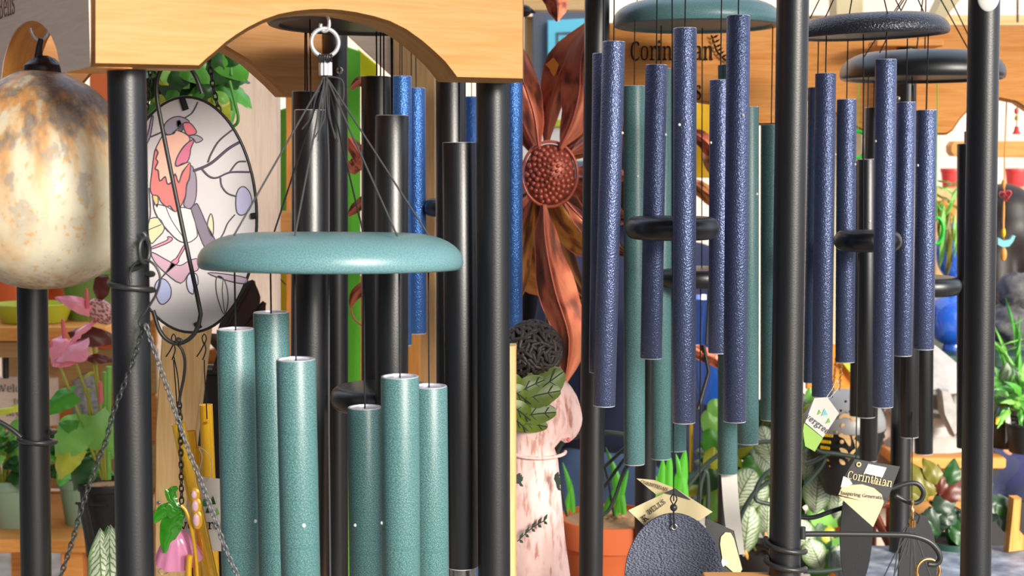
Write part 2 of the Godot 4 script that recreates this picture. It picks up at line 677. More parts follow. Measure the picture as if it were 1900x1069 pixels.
func shell():
	structure("floor", slab(Vector3(-5, -0.15, -7.2), Vector3(5, 0, 4)), M.concrete)
	structure("wall_back", slab(Vector3(-5, 0, -7.2), Vector3(5, 4.6, -7.0)), M.wall_paint)
	structure("added_ceiling", slab(Vector3(-5, 3.3, -2.4), Vector3(4.0, 3.45, 1.2)), M.blocker_grey)  # out of view, added to cut the sky light over the racks
	structure("added_wall_left", slab(Vector3(-5.2, 0, -7.2), Vector3(-5, 4.6, 5.2)), M.blocker_grey)  # unseen, added and run forward to darken the left of the tube reflections
	structure("added_wall_front", slab(Vector3(-5, 0, 5.0), Vector3(0.6, 4.6, 5.2)), M.blocker_grey)  # added behind the camera so bright sky comes only from the right

# ---------------------------------------------------------------- racks
func post(px0: float, py0: float, px1: float, py1: float, d: float, r: float, top_y: float, parent: Node, cap := false):
	# a round post whose line runs through two pixels at distance d, down to the floor
	var a := P(px0, py0, d)
	var b := P(px1, py1, d)
	var dir := (b - a) / (b.y - a.y)
	var lo := a + dir * (0.0 - a.y)
	var hi := a + dir * (top_y - a.y)
	var mb := MB.new()
	mb.tube([lo, lo.lerp(hi, 0.5), hi], r, 40)
	var o := part("post", mb, M.black, parent)
	var ft := MB.new()
	ft.t = Transform3D(Basis(), lo)
	ft.lathe([Vector2(0, 0.004), Vector2(r * 1.9, 0.004), Vector2(r * 1.9, 0.012), Vector2(r * 1.2, 0.016), Vector2(r * 1.2, 0.05), Vector2(r, 0.052)], 24)
	part("base_plate", ft, M.iron, o)
	return o

func along(px: float, py: float, a: Vector3, dir: Vector3) -> Vector2:
	var nrm := dir.cross(Vector3.UP).normalized()
	var r: Vector3 = look * Vector3((px - 950.0) / F, (534.5 - py) / F, -1.0)
	var q := EYE + r * ((a - EYE).dot(nrm) / r.dot(nrm))
	return Vector2((q - a).dot(dir), q.y)

# a board with a cut-out lower edge, drawn on the upright plane through `a` along `dir`; its thickness goes away from the camera
func board(called: String, outline: Array, a: Vector3, dir: Vector3, thick: float, m: Material, parent: Node, bev := 0.004) -> MeshInstance3D:
	var poly := PackedVector2Array()
	for p in outline:
		poly.append(along(p[0], p[1], a, dir) if p.size() == 2 else Vector2(p[0], p[1]))
	var z := dir.cross(Vector3.UP).normalized()
	if z.dot(EYE - a) < 0.0:
		z = -z
	var mb := MB.new()
	mb.prism(poly, 0.0, -thick, bev)
	var o := MeshInstance3D.new()
	o.name = fresh(called, parent)
	o.mesh = mb.mesh()
	o.material_override = m
	var x := dir
	if x.cross(Vector3.UP).dot(z) < 0.0:
		x = dir # left-handed case is handled by mirrored outline below
		for k in mb.v.size():
			mb.v[k].x = -mb.v[k].x
			mb.n[k].x = -mb.n[k].x
		for k in range(0, mb.ix.size(), 3):
			var w := mb.ix[k]
			mb.ix[k] = mb.ix[k + 1]
			mb.ix[k + 1] = w
		o.mesh = mb.mesh()
		x = -dir
	o.transform = Transform3D(Basis(x, Vector3.UP, z), Vector3(a.x, 0, a.z))
	if parent != self:
		o.position -= world_pos(parent)
	parent.add_child(o, true)
	return o

func letters(text: String, height: float, at: Vector3, basis: Basis, m: Material, parent: Node, called := "lettering", fontname := "Droid Serif", squash := 1.0) -> MeshInstance3D:
	var t := TextMesh.new()
	var f := SystemFont.new()
	f.font_names = PackedStringArray([fontname])
	t.font = f
	t.text = text
	t.font_size = 64
	t.pixel_size = height / 46.0
	t.depth = 0.0006
	var o := MeshInstance3D.new()
	o.name = fresh(called, parent)
	o.mesh = t
	o.material_override = m
	o.transform = Transform3D(basis.scaled_local(Vector3(squash, 1, 1)), at)
	if parent != self:
		o.position -= world_pos(parent)
	parent.add_child(o, true)
	return o

func screw_head(at: Vector3, out: Vector3, r: float, parent: Node):
	var mb := MB.new()
	mb.t = Transform3D(Basis(mb.frame(out).x, out, mb.frame(out).y), at)
	mb.lathe([Vector2(r, 0), Vector2(r * 0.8, r * 0.4), Vector2(r * 0.4, r * 0.6), Vector2(0, r * 0.62)], 14)
	var o := part("screw_head", mb, M.steel, parent)
	var sl := MB.new()
	sl.t = mb.t
	sl.box(Vector3(0, r * 0.62, 0), Vector3(r * 1.1, r * 0.08, r * 0.2), 0.0001)
	sl.box(Vector3(0, r * 0.62, 0), Vector3(r * 0.2, r * 0.08, r * 1.1), 0.0001)
	part("cross_slot", sl, M.iron, o)

func rack_front():
	var c0 := P(170, 124, 1.49)
	var c1 := P(975, 152, 1.76)
	var dir := Vector3(c1.x - c0.x, 0, c1.z - c0.z).normalized()
	var side := Vector3(dir.z, 0, -dir.x)
	if side.z > 0:
		side = -side
	var root := thing("display_rack", "timber-topped wind chime rack on black posts, arched honey beam across the picture top", "display rack", Vector3(c0.x, 0, c0.z) + (dir + side) * 0.26)
	var top := -160.0
	board("arched_beam", [[170, top], [170, 124], [372, 128], [388, 113], [405, 99], [422, 84], [440, 71], [464, 56], [490, 43], [518, 33], [548, 27], [576, 24], [604, 23], [632, 25], [660, 29], [692, 36], [722, 45], [752, 60], [780, 80], [802, 99], [822, 118], [834, 133], [846, 149], [975, 152], [975, top]], c0, dir, 0.048, M.wood, root)
	# the side beam runs away to the left from the same corner
	var cs := c0 + side * 0.004
	var ln := 0.53
	var hb := c0.y
	var outline := [[0.0, hb + 0.16], [0.0, hb], [0.115, hb], [0.135, hb + 0.028], [0.15, hb + 0.039], [0.17, hb + 0.050], [0.19, hb + 0.057], [0.215, hb + 0.063], [0.24, hb + 0.066], [0.265, hb + 0.067], [0.29, hb + 0.066], [0.315, hb + 0.063], [0.34, hb + 0.057], [0.36, hb + 0.050], [0.38, hb + 0.039], [0.395, hb + 0.028], [0.415, hb], [ln, hb], [ln, hb + 0.16]].map(func(q): return [q[0], q[1], 0])
	var sb := board("side_beam", outline, cs + side.cross(Vector3.UP).normalized() * -0.0016 * signf(side.cross(Vector3.UP).dot(EYE - cs)), side, 0.045, M.wood_orange, root)
	board("whitewashed_face", outline, cs, side, 0.0015, M.wood_white, root, 0.0003)
	var q := cs + side * 0.365
	var sx := -side
	var zz := sx.cross(Vector3.UP).normalized()
	var lb := letters("Bells", 0.028, Vector3(q.x, hb + 0.095, q.z) + zz * 0.0002, Basis(sx, Vector3.UP, zz), M.ink_faint, root, "lettering", "Droid Serif", 1.0)
	# back beam seen below the arch, from the far left corner to the back corner
	var far := c0 + side * 0.50
	board("arched_beam", [[0.02, hb + 0.16], [0.02, hb], [0.12, hb], [0.15, hb + 0.035], [0.19, hb + 0.062], [0.235, hb + 0.074], [0.28, hb + 0.076], [0.325, hb + 0.066], [0.365, hb + 0.045], [0.40, hb + 0.016], [0.418, hb - 0.001], [0.485, hb - 0.001], [0.485, hb + 0.16]].map(func(w): return [w[0], w[1], 0]), far, dir, 0.042, M.wood, root)
	post(235, 130, 251, 1069, 1.56, 0.0203, c0.y + 0.01, root)
	post(914, 152, 917, 1069, 1.81, 0.0205, c0.y + 0.01, root)
	post(60, 540, 67, 1069, 1.97, 0.0205, c0.y + 0.01, root)
	post(622, 58, 624, 1069, 2.17, 0.0182, c0.y + 0.10, root)
	screw_head(P(630, 131, 2.15), Vector3(0.1, 0, 1).normalized(), 0.0055, root)
	var rail := MB.new()
	rail.box(Vector3(0, 0, 0), Vector3(0.04, 0.04, 0.60), 0.004)
	for k in rail.v.size():
		rail.v[k] = Basis(Vector3.UP, atan2(-side.x, -side.z)) * rail.v[k] + (c0 + dir * 0.30 + side * 0.25) + Vector3(0, 0.19, 0)
	part("top_rail", rail, M.wood, root)

	# two turns of wire with an arm, on the near corner post
	wire_hook("wire_hanger", "black wire hanger coiled round the near corner post above the chain", 243, [506, 549], 1.56, 0.0225, [[243, 500], [262, 492], [272, 470], [270, 440], [265, 432]], 0.0032)
	wire_hook("wire_hanger", "black wire hanger coiled round the rear post under the mottled ball, arm going left", 68, [800, 828], 1.97, 0.0235, [[40, 812], [15, 792], [-40, 762]], 0.0036)

func wire_hook(called: String, label: String, px: float, ys: Array, d: float, r: float, arm: Array, thick: float):
	var c := P(px, ys[0], d)
	var o := thing(called, label, "hanger", c, "")
	var pts := []
	var c1 := P(px + 2, ys[1], d)
	for k in 41:
		var a := TAU * (0.62 + 1.45 * k / 40.0)
		pts.append(c1.lerp(c, k / 40.0) + Vector3(cos(a) * r, 0.0, sin(a) * r))
	var mb := MB.new()
	mb.tube(pts, thick, 10)
	part("coil", mb, M.iron, o)
	var am := MB.new()
	am.tube(pix(arm, d - r, 8), thick * 0.95, 10)
	part("arm", am, M.iron, o)

func racks_right():
	# tall rack: plain posts run out of the picture at the top
	var root := thing("display_rack", "tall black-posted rack in front of the navy chimes, wooden rail at its foot", "display rack", Vector3(P(1620, 600, 2.0).x, 0, -2.1))
	post(1471, 0, 1456, 1040, 1.86, 0.0203, 2.12, root)
	post(1826, 0, 1810, 1069, 1.96, 0.0205, 2.12, root)
	post(1108, 0, 1096, 1069, 2.36, 0.0200, 2.12, root)
	var lo := MB.new()
	var a := P(1470, 1074, 1.82)
	lo.box(a + Vector3(-0.045, -0.031, -0.03), Vector3(0.13, 0.05, 0.05), 0.004)
	part("foot_rail", lo, M.wood, root)
	for q in [[Vector3(P(1471, 0, 1.86).x - 0.02, 2.14, -1.8), Vector3(P(1826, 0, 1.96).x + 0.02, 2.14, -2.0)], [Vector3(P(1108, 0, 2.36).x - 0.02, 2.14, -2.42), Vector3(P(1471, 0, 1.86).x, 2.14, -1.82)], [Vector3(P(1200, 0, 2.0).x, 2.14, -2.0), Vector3(P(1826, 0, 1.96).x, 2.14, -2.72)]]:
		var mid: Vector3 = (q[0] + q[1]) / 2.0
		var dv: Vector3 = q[1] - q[0]
		var t := MB.new()
		t.t = Transform3D(Basis(Vector3.UP, atan2(-dv.z, dv.x)), mid)
		t.box(Vector3.ZERO, Vector3(dv.length(), 0.05, 0.045), 0.004)
		part("top_rail", t, M.wood, root)

	# low rack behind the teal chime, engraved beam
	var b0 := P(1135, 230, 2.66)
	var dir := Vector3(1, 0, 0.03).normalized()
	var r2 := thing("display_rack", "orange engraved beam with laurel sprig on a black post, behind the rear teal chime", "display rack", Vector3(b0.x + 0.15, 0, b0.z))
	board("arched_beam", [[1128, 42], [1128, 232], [1172, 232], [1200, 208], [1240, 194], [1286, 188], [1330, 194], [1370, 210], [1396, 232], [1480, 232], [1480, 42]], b0, dir, 0.045, M.wood_orange, r2)
	var bz := dir.cross(Vector3.UP).normalized()
	var bs := Basis(dir, Vector3.UP, bz)
	letters("Corinthian", 0.034, P(1246, 95, 2.655) + bz * 0.001, bs, M.ink, r2, "lettering", "Droid Serif", 0.62)
	letters("Bells", 0.034, P(1268, 168, 2.655) + bz * 0.001, bs, M.ink, r2, "lettering", "Droid Serif", 0.62)
	var sprig := MB.new()
	var stem := pix([[1322, 68], [1328, 88], [1336, 104], [1350, 116]], 2.647, 5)
	sprig.tube(stem, 0.0007, 5)
	for k in range(1, stem.size(), 2):
		for s in [-1, 1]:
			var p: Vector3 = stem[k]
			var e := p + Vector3(0.007 * s + 0.003, 0.006, 0.0)
			sprig.blade([p, p.lerp(e, 0.5), e], [0.0004, 0.0022, 0.0003], bz, 0.0, 3)
	part("laurel_sprig", sprig, M.ink, r2)
	post(1203, 240, 1196, 1069, 2.68, 0.0198, b0.y + 0.02, r2)
	post(1463, 240, 1457, 1069, 2.72, 0.0198, b0.y + 0.02, r2)

	# rack at the right behind the black chime
	var e0 := P(1500, 240, 3.05)
	var d2 := Vector3(1, 0, 0.10).normalized()
	var r3 := thing("display_rack", "orange arched beam on a black post at the right, behind the black and navy chimes", "display rack", Vector3(P(1677, 0, 2.98).x, 0, -3.0))
	board("arched_beam", [[1442, 46], [1442, 175], [1500, 185], [1540, 205], [1575, 228], [1612, 250], [1757, 250], [1768, 243], [1782, 222], [1800, 202], [1825, 188], [1855, 184], [1885, 190], [1915, 210], [1940, 246], [1990, 250], [1990, 46]], e0, d2, 0.045, M.wood_orange, r3)
	var cap := MB.new()
	cap.box(P(1680, 82, 2.97) + Vector3(0, 0, 0), Vector3(0.135, 0.014, 0.07), 0.003)
	part("cap_block", cap, M.wood_orange, r3)
	post(1682, 88, 1668, 1069, 2.97, 0.0208, P(1682, 90, 2.97).y, r3)
	screw_head(P(1666, 183, 2.95), Vector3(-0.3, 0, 1).normalized(), 0.005, r3)

# ---------------------------------------------------------------- wind chimes
func disc_mesh(r: float, h: float) -> MB:
	var mb := MB.new()
	var pr := [Vector2(0, h), Vector2(0.58 * r, h * 0.985)]
	for k in range(1, 9):
		var a := PI / 2 * k / 8.0
		pr.append(Vector2(r * (0.62 + 0.38 * sin(a)), h * (0.22 + 0.75 * cos(a))))
	pr += [Vector2(r * 0.998, h * 0.12), Vector2(r * 0.985, h * 0.03), Vector2(r * 0.965, 0), Vector2(r * 0.9, 0.0)]
	mb.lathe(pr, 72)
	var un := [Vector2(r * 0.9, 0.0), Vector2(r * 0.88, h * 0.10), Vector2(0, h * 0.10)]
	mb.lathe(un, 72)
	return mb

func clapper_mesh(r: float, h: float) -> MB:
	var mb := MB.new()
	var pr := [Vector2(0, h / 2), Vector2(r - h * 0.42, h / 2)]
	for k in range(1, 9):
		var a := PI * k / 8.0
		pr.append(Vector2(r - h * 0.42 + h * 0.42 * sin(a), h / 2 * cos(a)))
	pr.append(Vector2(0, -h / 2))
	mb.lathe(pr, 48)
	return mb

# tubes: [x at the top, y at the top, x at the bottom, y at the bottom, distance, pin height or 0]
func add_tubes(o: Node3D, tubes: Array, r: float, m: Material, disc_y: float, string_r: float):
	for q in tubes:
		var a := P(q[0], q[1], q[4])
		var b := P(q[2], q[3], q[4])
		var up := (a - b).normalized()
		var len := (a - b).length()
		var fr := MB.new().frame(up)
		var xf := Transform3D(Basis(fr.x, up, -fr.y).orthonormalized(), b)
		var mb := MB.new()
		mb.t = xf
		mb.lathe([Vector2(r * 0.9, 0.0006), Vector2(r * 0.97, 0), Vector2(r, 0.0008), Vector2(r, len * 0.5), Vector2(r, len - 0.0008), Vector2(r * 0.98, len)], 40)
		mb.lathe([Vector2(r * 0.9, 0.0006), Vector2(r * 0.9, 0.06), Vector2(0.0, 0.06)], 24)
		var tu := part("tube", mb, m, o)
		var cp := MB.new()
		cp.t = xf
		cp.lathe([Vector2(r * 0.985, len - 0.0004), Vector2(r * 0.96, len + 0.0006), Vector2(r * 0.86, len + 0.0006), Vector2(r * 0.84, len - 0.0012), Vector2(0, len - 0.0012)], 36)
		part("cut_end", cp, M.cut_metal, tu)
		var bt := MB.new()
		bt.t = xf
		bt.lathe([Vector2(r * 0.985, 0.0006), Vector2(r * 0.97, -0.0008), Vector2(r * 0.9, -0.0008), Vector2(r * 0.89, 0.004)], 36)
		part("cut_end", bt, M.cut_metal, tu)
		if q.size() > 5 and q[5] > 0:
			var pn := MB.new()
			var side: float = q[6] if q.size() > 6 else 0.3
			var c := b + up * ((P(q[2], q[5], q[4]).y - b.y) / up.y)
			var outw := Vector3(side, 0, sqrt(1.0 - side * side))
			pn.ball(c + outw * r, Vector3.ONE * 0.0022, 8, 12)
			part("pin", pn, M.white, tu)
		if disc_y > a.y:
			var s := MB.new()
			s.tube([a - Vector3(0, 0.002, 0), Vector3(a.x, disc_y, a.z)], string_r, 6)
			part("string", s, M.string_dark, o)

func suspension(o: Node3D, c: Vector3, r: float, apex: Vector3, n: int, ph: float, sr: float, h: float):
	for k in n:
		var a := TAU * k / n + ph
		var mb := MB.new()
		mb.tube([c + Vector3(cos(a) * r, h, sin(a) * r), apex], sr, 6)
		part("string", mb, M.string, o)

func torus(c: Vector3, axis: Vector3, R: float, r: float, n := 36, m := 10, sx := 1.0) -> MB:
	var mb := MB.new()
	var f := mb.frame(axis.normalized())
	var pts := []
	for k in n:
		var a := TAU * k / n
		pts.append(c + f.x * (cos(a) * R * sx) + f.y * (sin(a) * R))
	mb.tube(pts, r, m, true)
	return mb

func chimes():
	teal_front()
	black_big()
	blue_rear()
	navy_front()
	teal_rear()
	navy_right()
	black_right()

func teal_front():
	var rim := P(615, 499, 1.66)
	var o := thing("wind_chime", "large teal speckled wind chime hanging from the steel ring under the honey arch", "wind chime", rim, "")
	var r := 245.0 * S(1.66)
	var mb := disc_mesh(r, 0.042)
	for k in mb.v.size():
		mb.v[k] = Basis(Vector3.FORWARD, 0.006) * Basis(Vector3.RIGHT, -0.035) * mb.v[k] + rim
	part("suspension_disc", mb, M.teal_disc, o)
	add_tubes(o, [[437, 611, 447, 1120, 1.66, 964, 0.93], [503, 580, 512, 1120, 1.72, 0], [549, 667, 559, 1120, 1.56, 967, 0.35], [677, 756, 681, 1120, 1.76, 968, -0.55], [742, 699, 745, 1120, 1.60, 968, -0.96], [796, 717, 800, 1120, 1.67, 0]], 0.0213, M.teal, rim.y + 0.003, 0.0011)
	var apex := P(604, 140, 1.66)
	for q in [[434, 437, 1.57, 0], [547, 438, 1.555, 0], [737, 438, 1.56, 0], [795, 436, 1.63, 0], [508, 433, 1.75, 1], [674, 433, 1.76, 1]]:
		var s := MB.new()
		s.tube([apex, P(q[0], q[1], q[2])], 0.0011, 7)
		part("string", s, M.string if q[3] == 0 else M.string_dark, o)
	var cs := MB.new()
	cs.tube([apex, P(610, 300, 1.66), P(610, 800, 1.66), P(613, 1120, 1.66)], 0.0012, 7)
	part("clapper_string", cs, M.string, o)
	for tail in [[[600, 142], [586, 180], [578, 215], [560, 240]], [[602, 142], [600, 190], [596, 225], [590, 262]], [[606, 142], [608, 200], [617, 238], [628, 262]], [[608, 142], [634, 148], [638, 175], [634, 195]], [[607, 142], [603, 180], [602, 220], [582, 258]], [[606, 142], [610, 170], [612, 215], [622, 258]]]:
		var t := MB.new()
		t.tube(pix(tail, 1.655, 6), 0.0009, 6)
		part("string_tail", t, M.string, o)
	var cr := MB.new()
	cr.t = Transform3D(Basis(), P(604, 140, 1.66))
	for k in 8:
		var a := TAU * k / 8.0
		cr.tube([Vector3(cos(a) * 0.0055, 0, sin(a) * 0.0055), Vector3(cos(a) * 0.0055, 0.0155, sin(a) * 0.0055)], 0.0023, 10)
	part("crimp", cr, M.silver, o)
	var wr := MB.new()
	for k in 6:
		var x := 593.0 + k * 4.4
		wr.tube(pix([[x, 116], [x - 1, 106], [x, 101], [x + 1, 104]], 1.652, 4), 0.0011, 6)
	part("string_wrap", wr, M.string_dark, o)
	var rg := torus(P(603, 79, 1.66), Vector3(0.25, 0, 1), 25.5 * S(1.66), 0.0023, 44, 12, 0.98)
	part("ring", rg, M.silver, o)
	var hk := thing("ceiling_hook", "silver screw hook in the honey arch, holding the steel ring of the teal chime", "hook", P(606, 24, 1.66))
	var hm := MB.new()
	hm.tube(pix([[608, 18], [609, 30], [611, 42], [609, 54], [601, 58], [595, 50], [596, 44]], 1.66, 6), 0.0021, 10)
	part("shank", hm, M.silver, hk)

func black_big():
	var c := P(712, 50, 1.93)
	var o := thing("wind_chime", "very large matt black wind chime with fat tubes inside the front rack", "wind chime", c)
	var mb := disc_mesh(212.0 * S(1.93), 0.034)
	for k in mb.v.size():
		mb.v[k] += c
	part("suspension_disc", mb, M.black, o)
	add_tubes(o, [[570, 171, 566, 1130, 2.02, 0], [577, 205, 577, 1130, 1.85, 0], [699, 143, 699, 1130, 2.02, 0], [727, 215, 727, 1130, 1.86, 0], [836, 130, 838, 1130, 2.04, 0], [852, 265, 858, 1050, 1.84, 0]], 0.0212, M.black, c.y + 0.002, 0.0011)
	for q in [[560, 60, 168, 1.99], [700, 60, 141, 2.0], [722, 60, 213, 1.86]]:
		var s := MB.new()
		s.tube([P(q[0] + 6, q[1], q[3]), P(q[0] + 6, q[2], q[3])], 0.001, 6)
		part("string", s, M.string_dark, o)
	var cl := clapper_mesh(102.0 * S(1.93), 0.031)
	var cc := P(714, 737, 1.93)
	for k in cl.v.size():
		cl.v[k] += cc
	part("clapper", cl, M.black, o)
	var cs := MB.new()
	cs.tube([P(712, 48, 1.93), cc], 0.001, 6)
	part("clapper_string", cs, M.string_dark, o)
	suspension(o, c, 0.10, c + Vector3(0, 0.16, 0), 6, 0.3, 0.0011, 0.033)
	part("ring", torus(c + Vector3(0, 0.168, 0), Vector3(0, 0, 1), 0.014, 0.002, 24, 8), M.silver, o)
	var fr := MB.new()
	var b := P(859, 1050, 1.86)
	fr.t = Transform3D(Basis(), b)
	fr.lathe([Vector2(0.0165, -0.08), Vector2(0.0165, -0.001), Vector2(0.015, 0.0), Vector2(0, 0)], 28)
	part("inner_sleeve", fr, M.steel, o)

func blue_rear():
	var c := P(850, 20, 2.5)
	var o := thing("wind_chime", "bright blue hammered wind chime, furthest back behind the black tubes", "wind chime", c)
	var mb := disc_mesh(0.108, 0.028)
	for k in mb.v.size():
		mb.v[k] += c
	part("suspension_disc", mb, M.blue, o)
	add_tubes(o, [[746, 142, 746, 640, 2.44, 0], [772, 164, 774, 618, 2.5, 0], [875, 180, 876, 650, 2.6, 0], [952, 140, 952, 663, 2.46, 0]], 0.0162, M.blue, c.y + 0.002, 0.0009)
	for q in [742, 763]:
		var s := MB.new()
		s.tube([P(q, 40, 2.5), P(q, 165, 2.5)], 0.0009, 6)
		part("string", s, M.string_dark, o)
	var cl := clapper_mesh(0.064, 0.031)
	var cc := P(855, 385, 2.5)
	for k in cl.v.size():
		cl.v[k] += cc
	part("clapper", cl, M.black, o)
	var cs := MB.new()
	cs.tube([c, cc], 0.001, 6)
	part("clapper_string", cs, M.string_dark, o)
	suspension(o, c, 0.08, c + Vector3(0, 0.2, 0), 5, 0.3, 0.001, 0.027)

func navy_front():
	var c := P(1250, -95, 2.08)
	var o := thing("wind_chime", "navy hammered wind chime with six tubes and a rounded slate-blue sail, middle right", "wind chime", c)
	var mb := disc_mesh(0.112, 0.03)
	for k in mb.v.size():
		mb.v[k] += c
	part("suspension_disc", mb, M.navy_disc, o)
	add_tubes(o, [[1119, 100, 1112, 690, 2.2, 0], [1139, 78, 1121, 752, 2.05, 247, 0.92], [1218, 121, 1208, 664, 2.14, 250, 0.9], [1271, 53, 1269, 783, 1.985, 232, -0.55], [1337, 149, 1334, 654, 2.14, 265, -0.9], [1370, 30, 1363, 781, 1.98, 214, 0.3]], 0.0159, M.navy, c.y + 0.002, 0.001)
	var cl := clapper_mesh(88.0 * S(2.07), 0.032)
	var cc := P(1247, 423, 2.09)
	for k in cl.v.size():
		cl.v[k] += cc
	part("clapper", cl, M.black, o)
	var cs := MB.new()
	cs.tube([P(1247, -95, 2.09), P(1248, 420, 2.09), P(1250, 930, 2.0)], 0.001, 6)
	part("clapper_string", cs, M.string_dark, o)
	suspension(o, c, 0.08, P(1250, -420, 2.08), 6, 0.2, 0.001, 0.028)
	var poly := PackedVector2Array()
	for k in 64:
		var a := TAU * k / 64.0
		poly.append(Vector2(cos(a) * 0.0685, sin(a) * (0.092 if sin(a) > 0 else 0.12)))
	var sl := MB.new()
	sl.t = Transform3D(Basis(Vector3.UP, -0.06), P(1250, 1072, 1.99))
	sl.prism(poly, 0.0016, -0.0016, 0.0006)
	var so := part("sail", sl, M.sail, o)
	part("eyelet", torus(P(1251, 978, 1.984), Vector3(0, 0, 1), 0.0036, 0.0012, 18, 7), M.steel, so)
	var lp := MB.new()
	lp.tube(pix([[1251, 976], [1250, 955], [1250, 945]], 1.982, 4), 0.0014, 6)
	lp.tube(pix([[1250, 938], [1244, 926], [1250, 917], [1256, 926], [1250, 938]], 1.982, 4), 0.001, 6)
	part("cord_loop", lp, M.string_dark, so)
	var bd := MB.new()
	bd.ball(P(1250, 942, 1.982), Vector3.ONE * 0.0052, 10, 16)
	part("bead", bd, M.iron, so)
	# swing tags threaded on the sail cord
	var t := thing("swing_tag", "folded cream swing tag fanned out above the slate-blue sail", "tag", P(1250, 930, 2.03))
	card("leaf_card", [[1166, 947], [1253, 906], [1322, 950], [1298, 966], [1240, 970], [1196, 976]], 2.03, M.cream, t)
	card("leaf_card", [[1181, 888], [1214, 891], [1254, 907], [1219, 919]], 2.045, M.cream, t)
	card("leaf_card", [[1232, 915], [1253, 906], [1282, 928], [1258, 921]], 2.028, M.card_black, t)
	letters("BELLS", 0.007, P(1218, 941, 2.027), Basis(Vector3.BACK, 0.62), M.ink, t)
	letters("K", 0.009, P(1197, 962, 2.027), Basis(Vector3.BACK, 0.62), M.ink, t)
	letters("CORINTHIAN", 0.004, P(1214, 901, 2.042), Basis(Vector3.BACK, -0.3), M.ink, t)
	var u := thing("swing_tag", "dark card with a cream arch showing past the right edge of the slate-blue sail", "tag", P(1340, 1010, 2.04))
	card("leaf_card", [[1310, 962], [1362, 985], [1378, 1058], [1360, 1075], [1310, 1075]], 2.045, M.card_black, u)
	card("arch_panel", [[1336, 1010], [1338, 996], [1346, 988], [1356, 989], [1362, 1000], [1377, 1056], [1370, 1070], [1342, 1046]], 2.043, M.cream, u)
	card("sticker", [[1340, 1036], [1352, 1044], [1342, 1052], [1338, 1045]], 2.0415, M.white, u)

func card(called: String, pts: Array, d: float, m: Material, parent: Node, thick := 0.0007):
	var c := P(pts[0][0], pts[0][1], d)
	var poly := PackedVector2Array()
	for q in pts:
		var p := P(q[0], q[1], d)
		poly.append(Vector2(p.x - c.x, p.y - c.y))
	var mb := MB.new()
	mb.t = Transform3D(Basis(), c)
	mb.prism(poly, 0.0, -thick)
	return part(called, mb, m, parent)

func teal_rear():
	var c := P(1293, 50, 2.42)
	var o := thing("wind_chime", "second teal speckled wind chime, behind the navy one in front of the engraved beam", "wind chime", c)
	var mb := disc_mesh(154.0 * S(2.42), 0.042)
	for k in mb.v.size():
		mb.v[k] += c
	part("suspension_disc", mb, M.teal_disc, o)
	add_tubes(o, [[1177, 160, 1177, 860, 2.33, 327, 0.2], [1226, 128, 1226, 850, 2.42, 0], [1256, 128, 1255, 835, 2.5, 0], [1351, 121, 1350, 878, 2.5, 0], [1388, 199, 1388, 822, 2.34, 360, 0.7], [1431, 232, 1430, 778, 2.42, 0]], 0.0172, M.teal, c.y + 0.002, 0.001)
	var cl := clapper_mesh(78.0 * S(2.42), 0.03)
	var cc := P(1293, 514, 2.42)
	for k in cl.v.size():
		cl.v[k] += cc
	part("clapper", cl, M.black, o)
	var cs := MB.new()
	cs.tube([P(1303, 52, 2.42), P(1302, 500, 2.42)], 0.001, 6)
	cs.tube([P(1300, 520, 2.42), P(1298, 960, 2.42)], 0.001, 6)
	part("clapper_string", cs, M.string_dark, o)
	suspension(o, c, 0.10, P(1290, -420, 2.42), 6, 0.2, 0.001, 0.04)
	var st := thing("paper_strip", "plain white paper strip hanging under the long teal tube", "label strip", P(1352, 880, 2.5))
	var sb := MB.new()
	sb.blade(pix([[1352, 868], [1354, 900], [1357, 940], [1362, 985], [1367, 1030]], 2.5, 4), range(17).map(func(_k): return 0.0138), Vector3(0, 0, 1), 0.0, 3)
	part("strip", sb, M.paper, st)

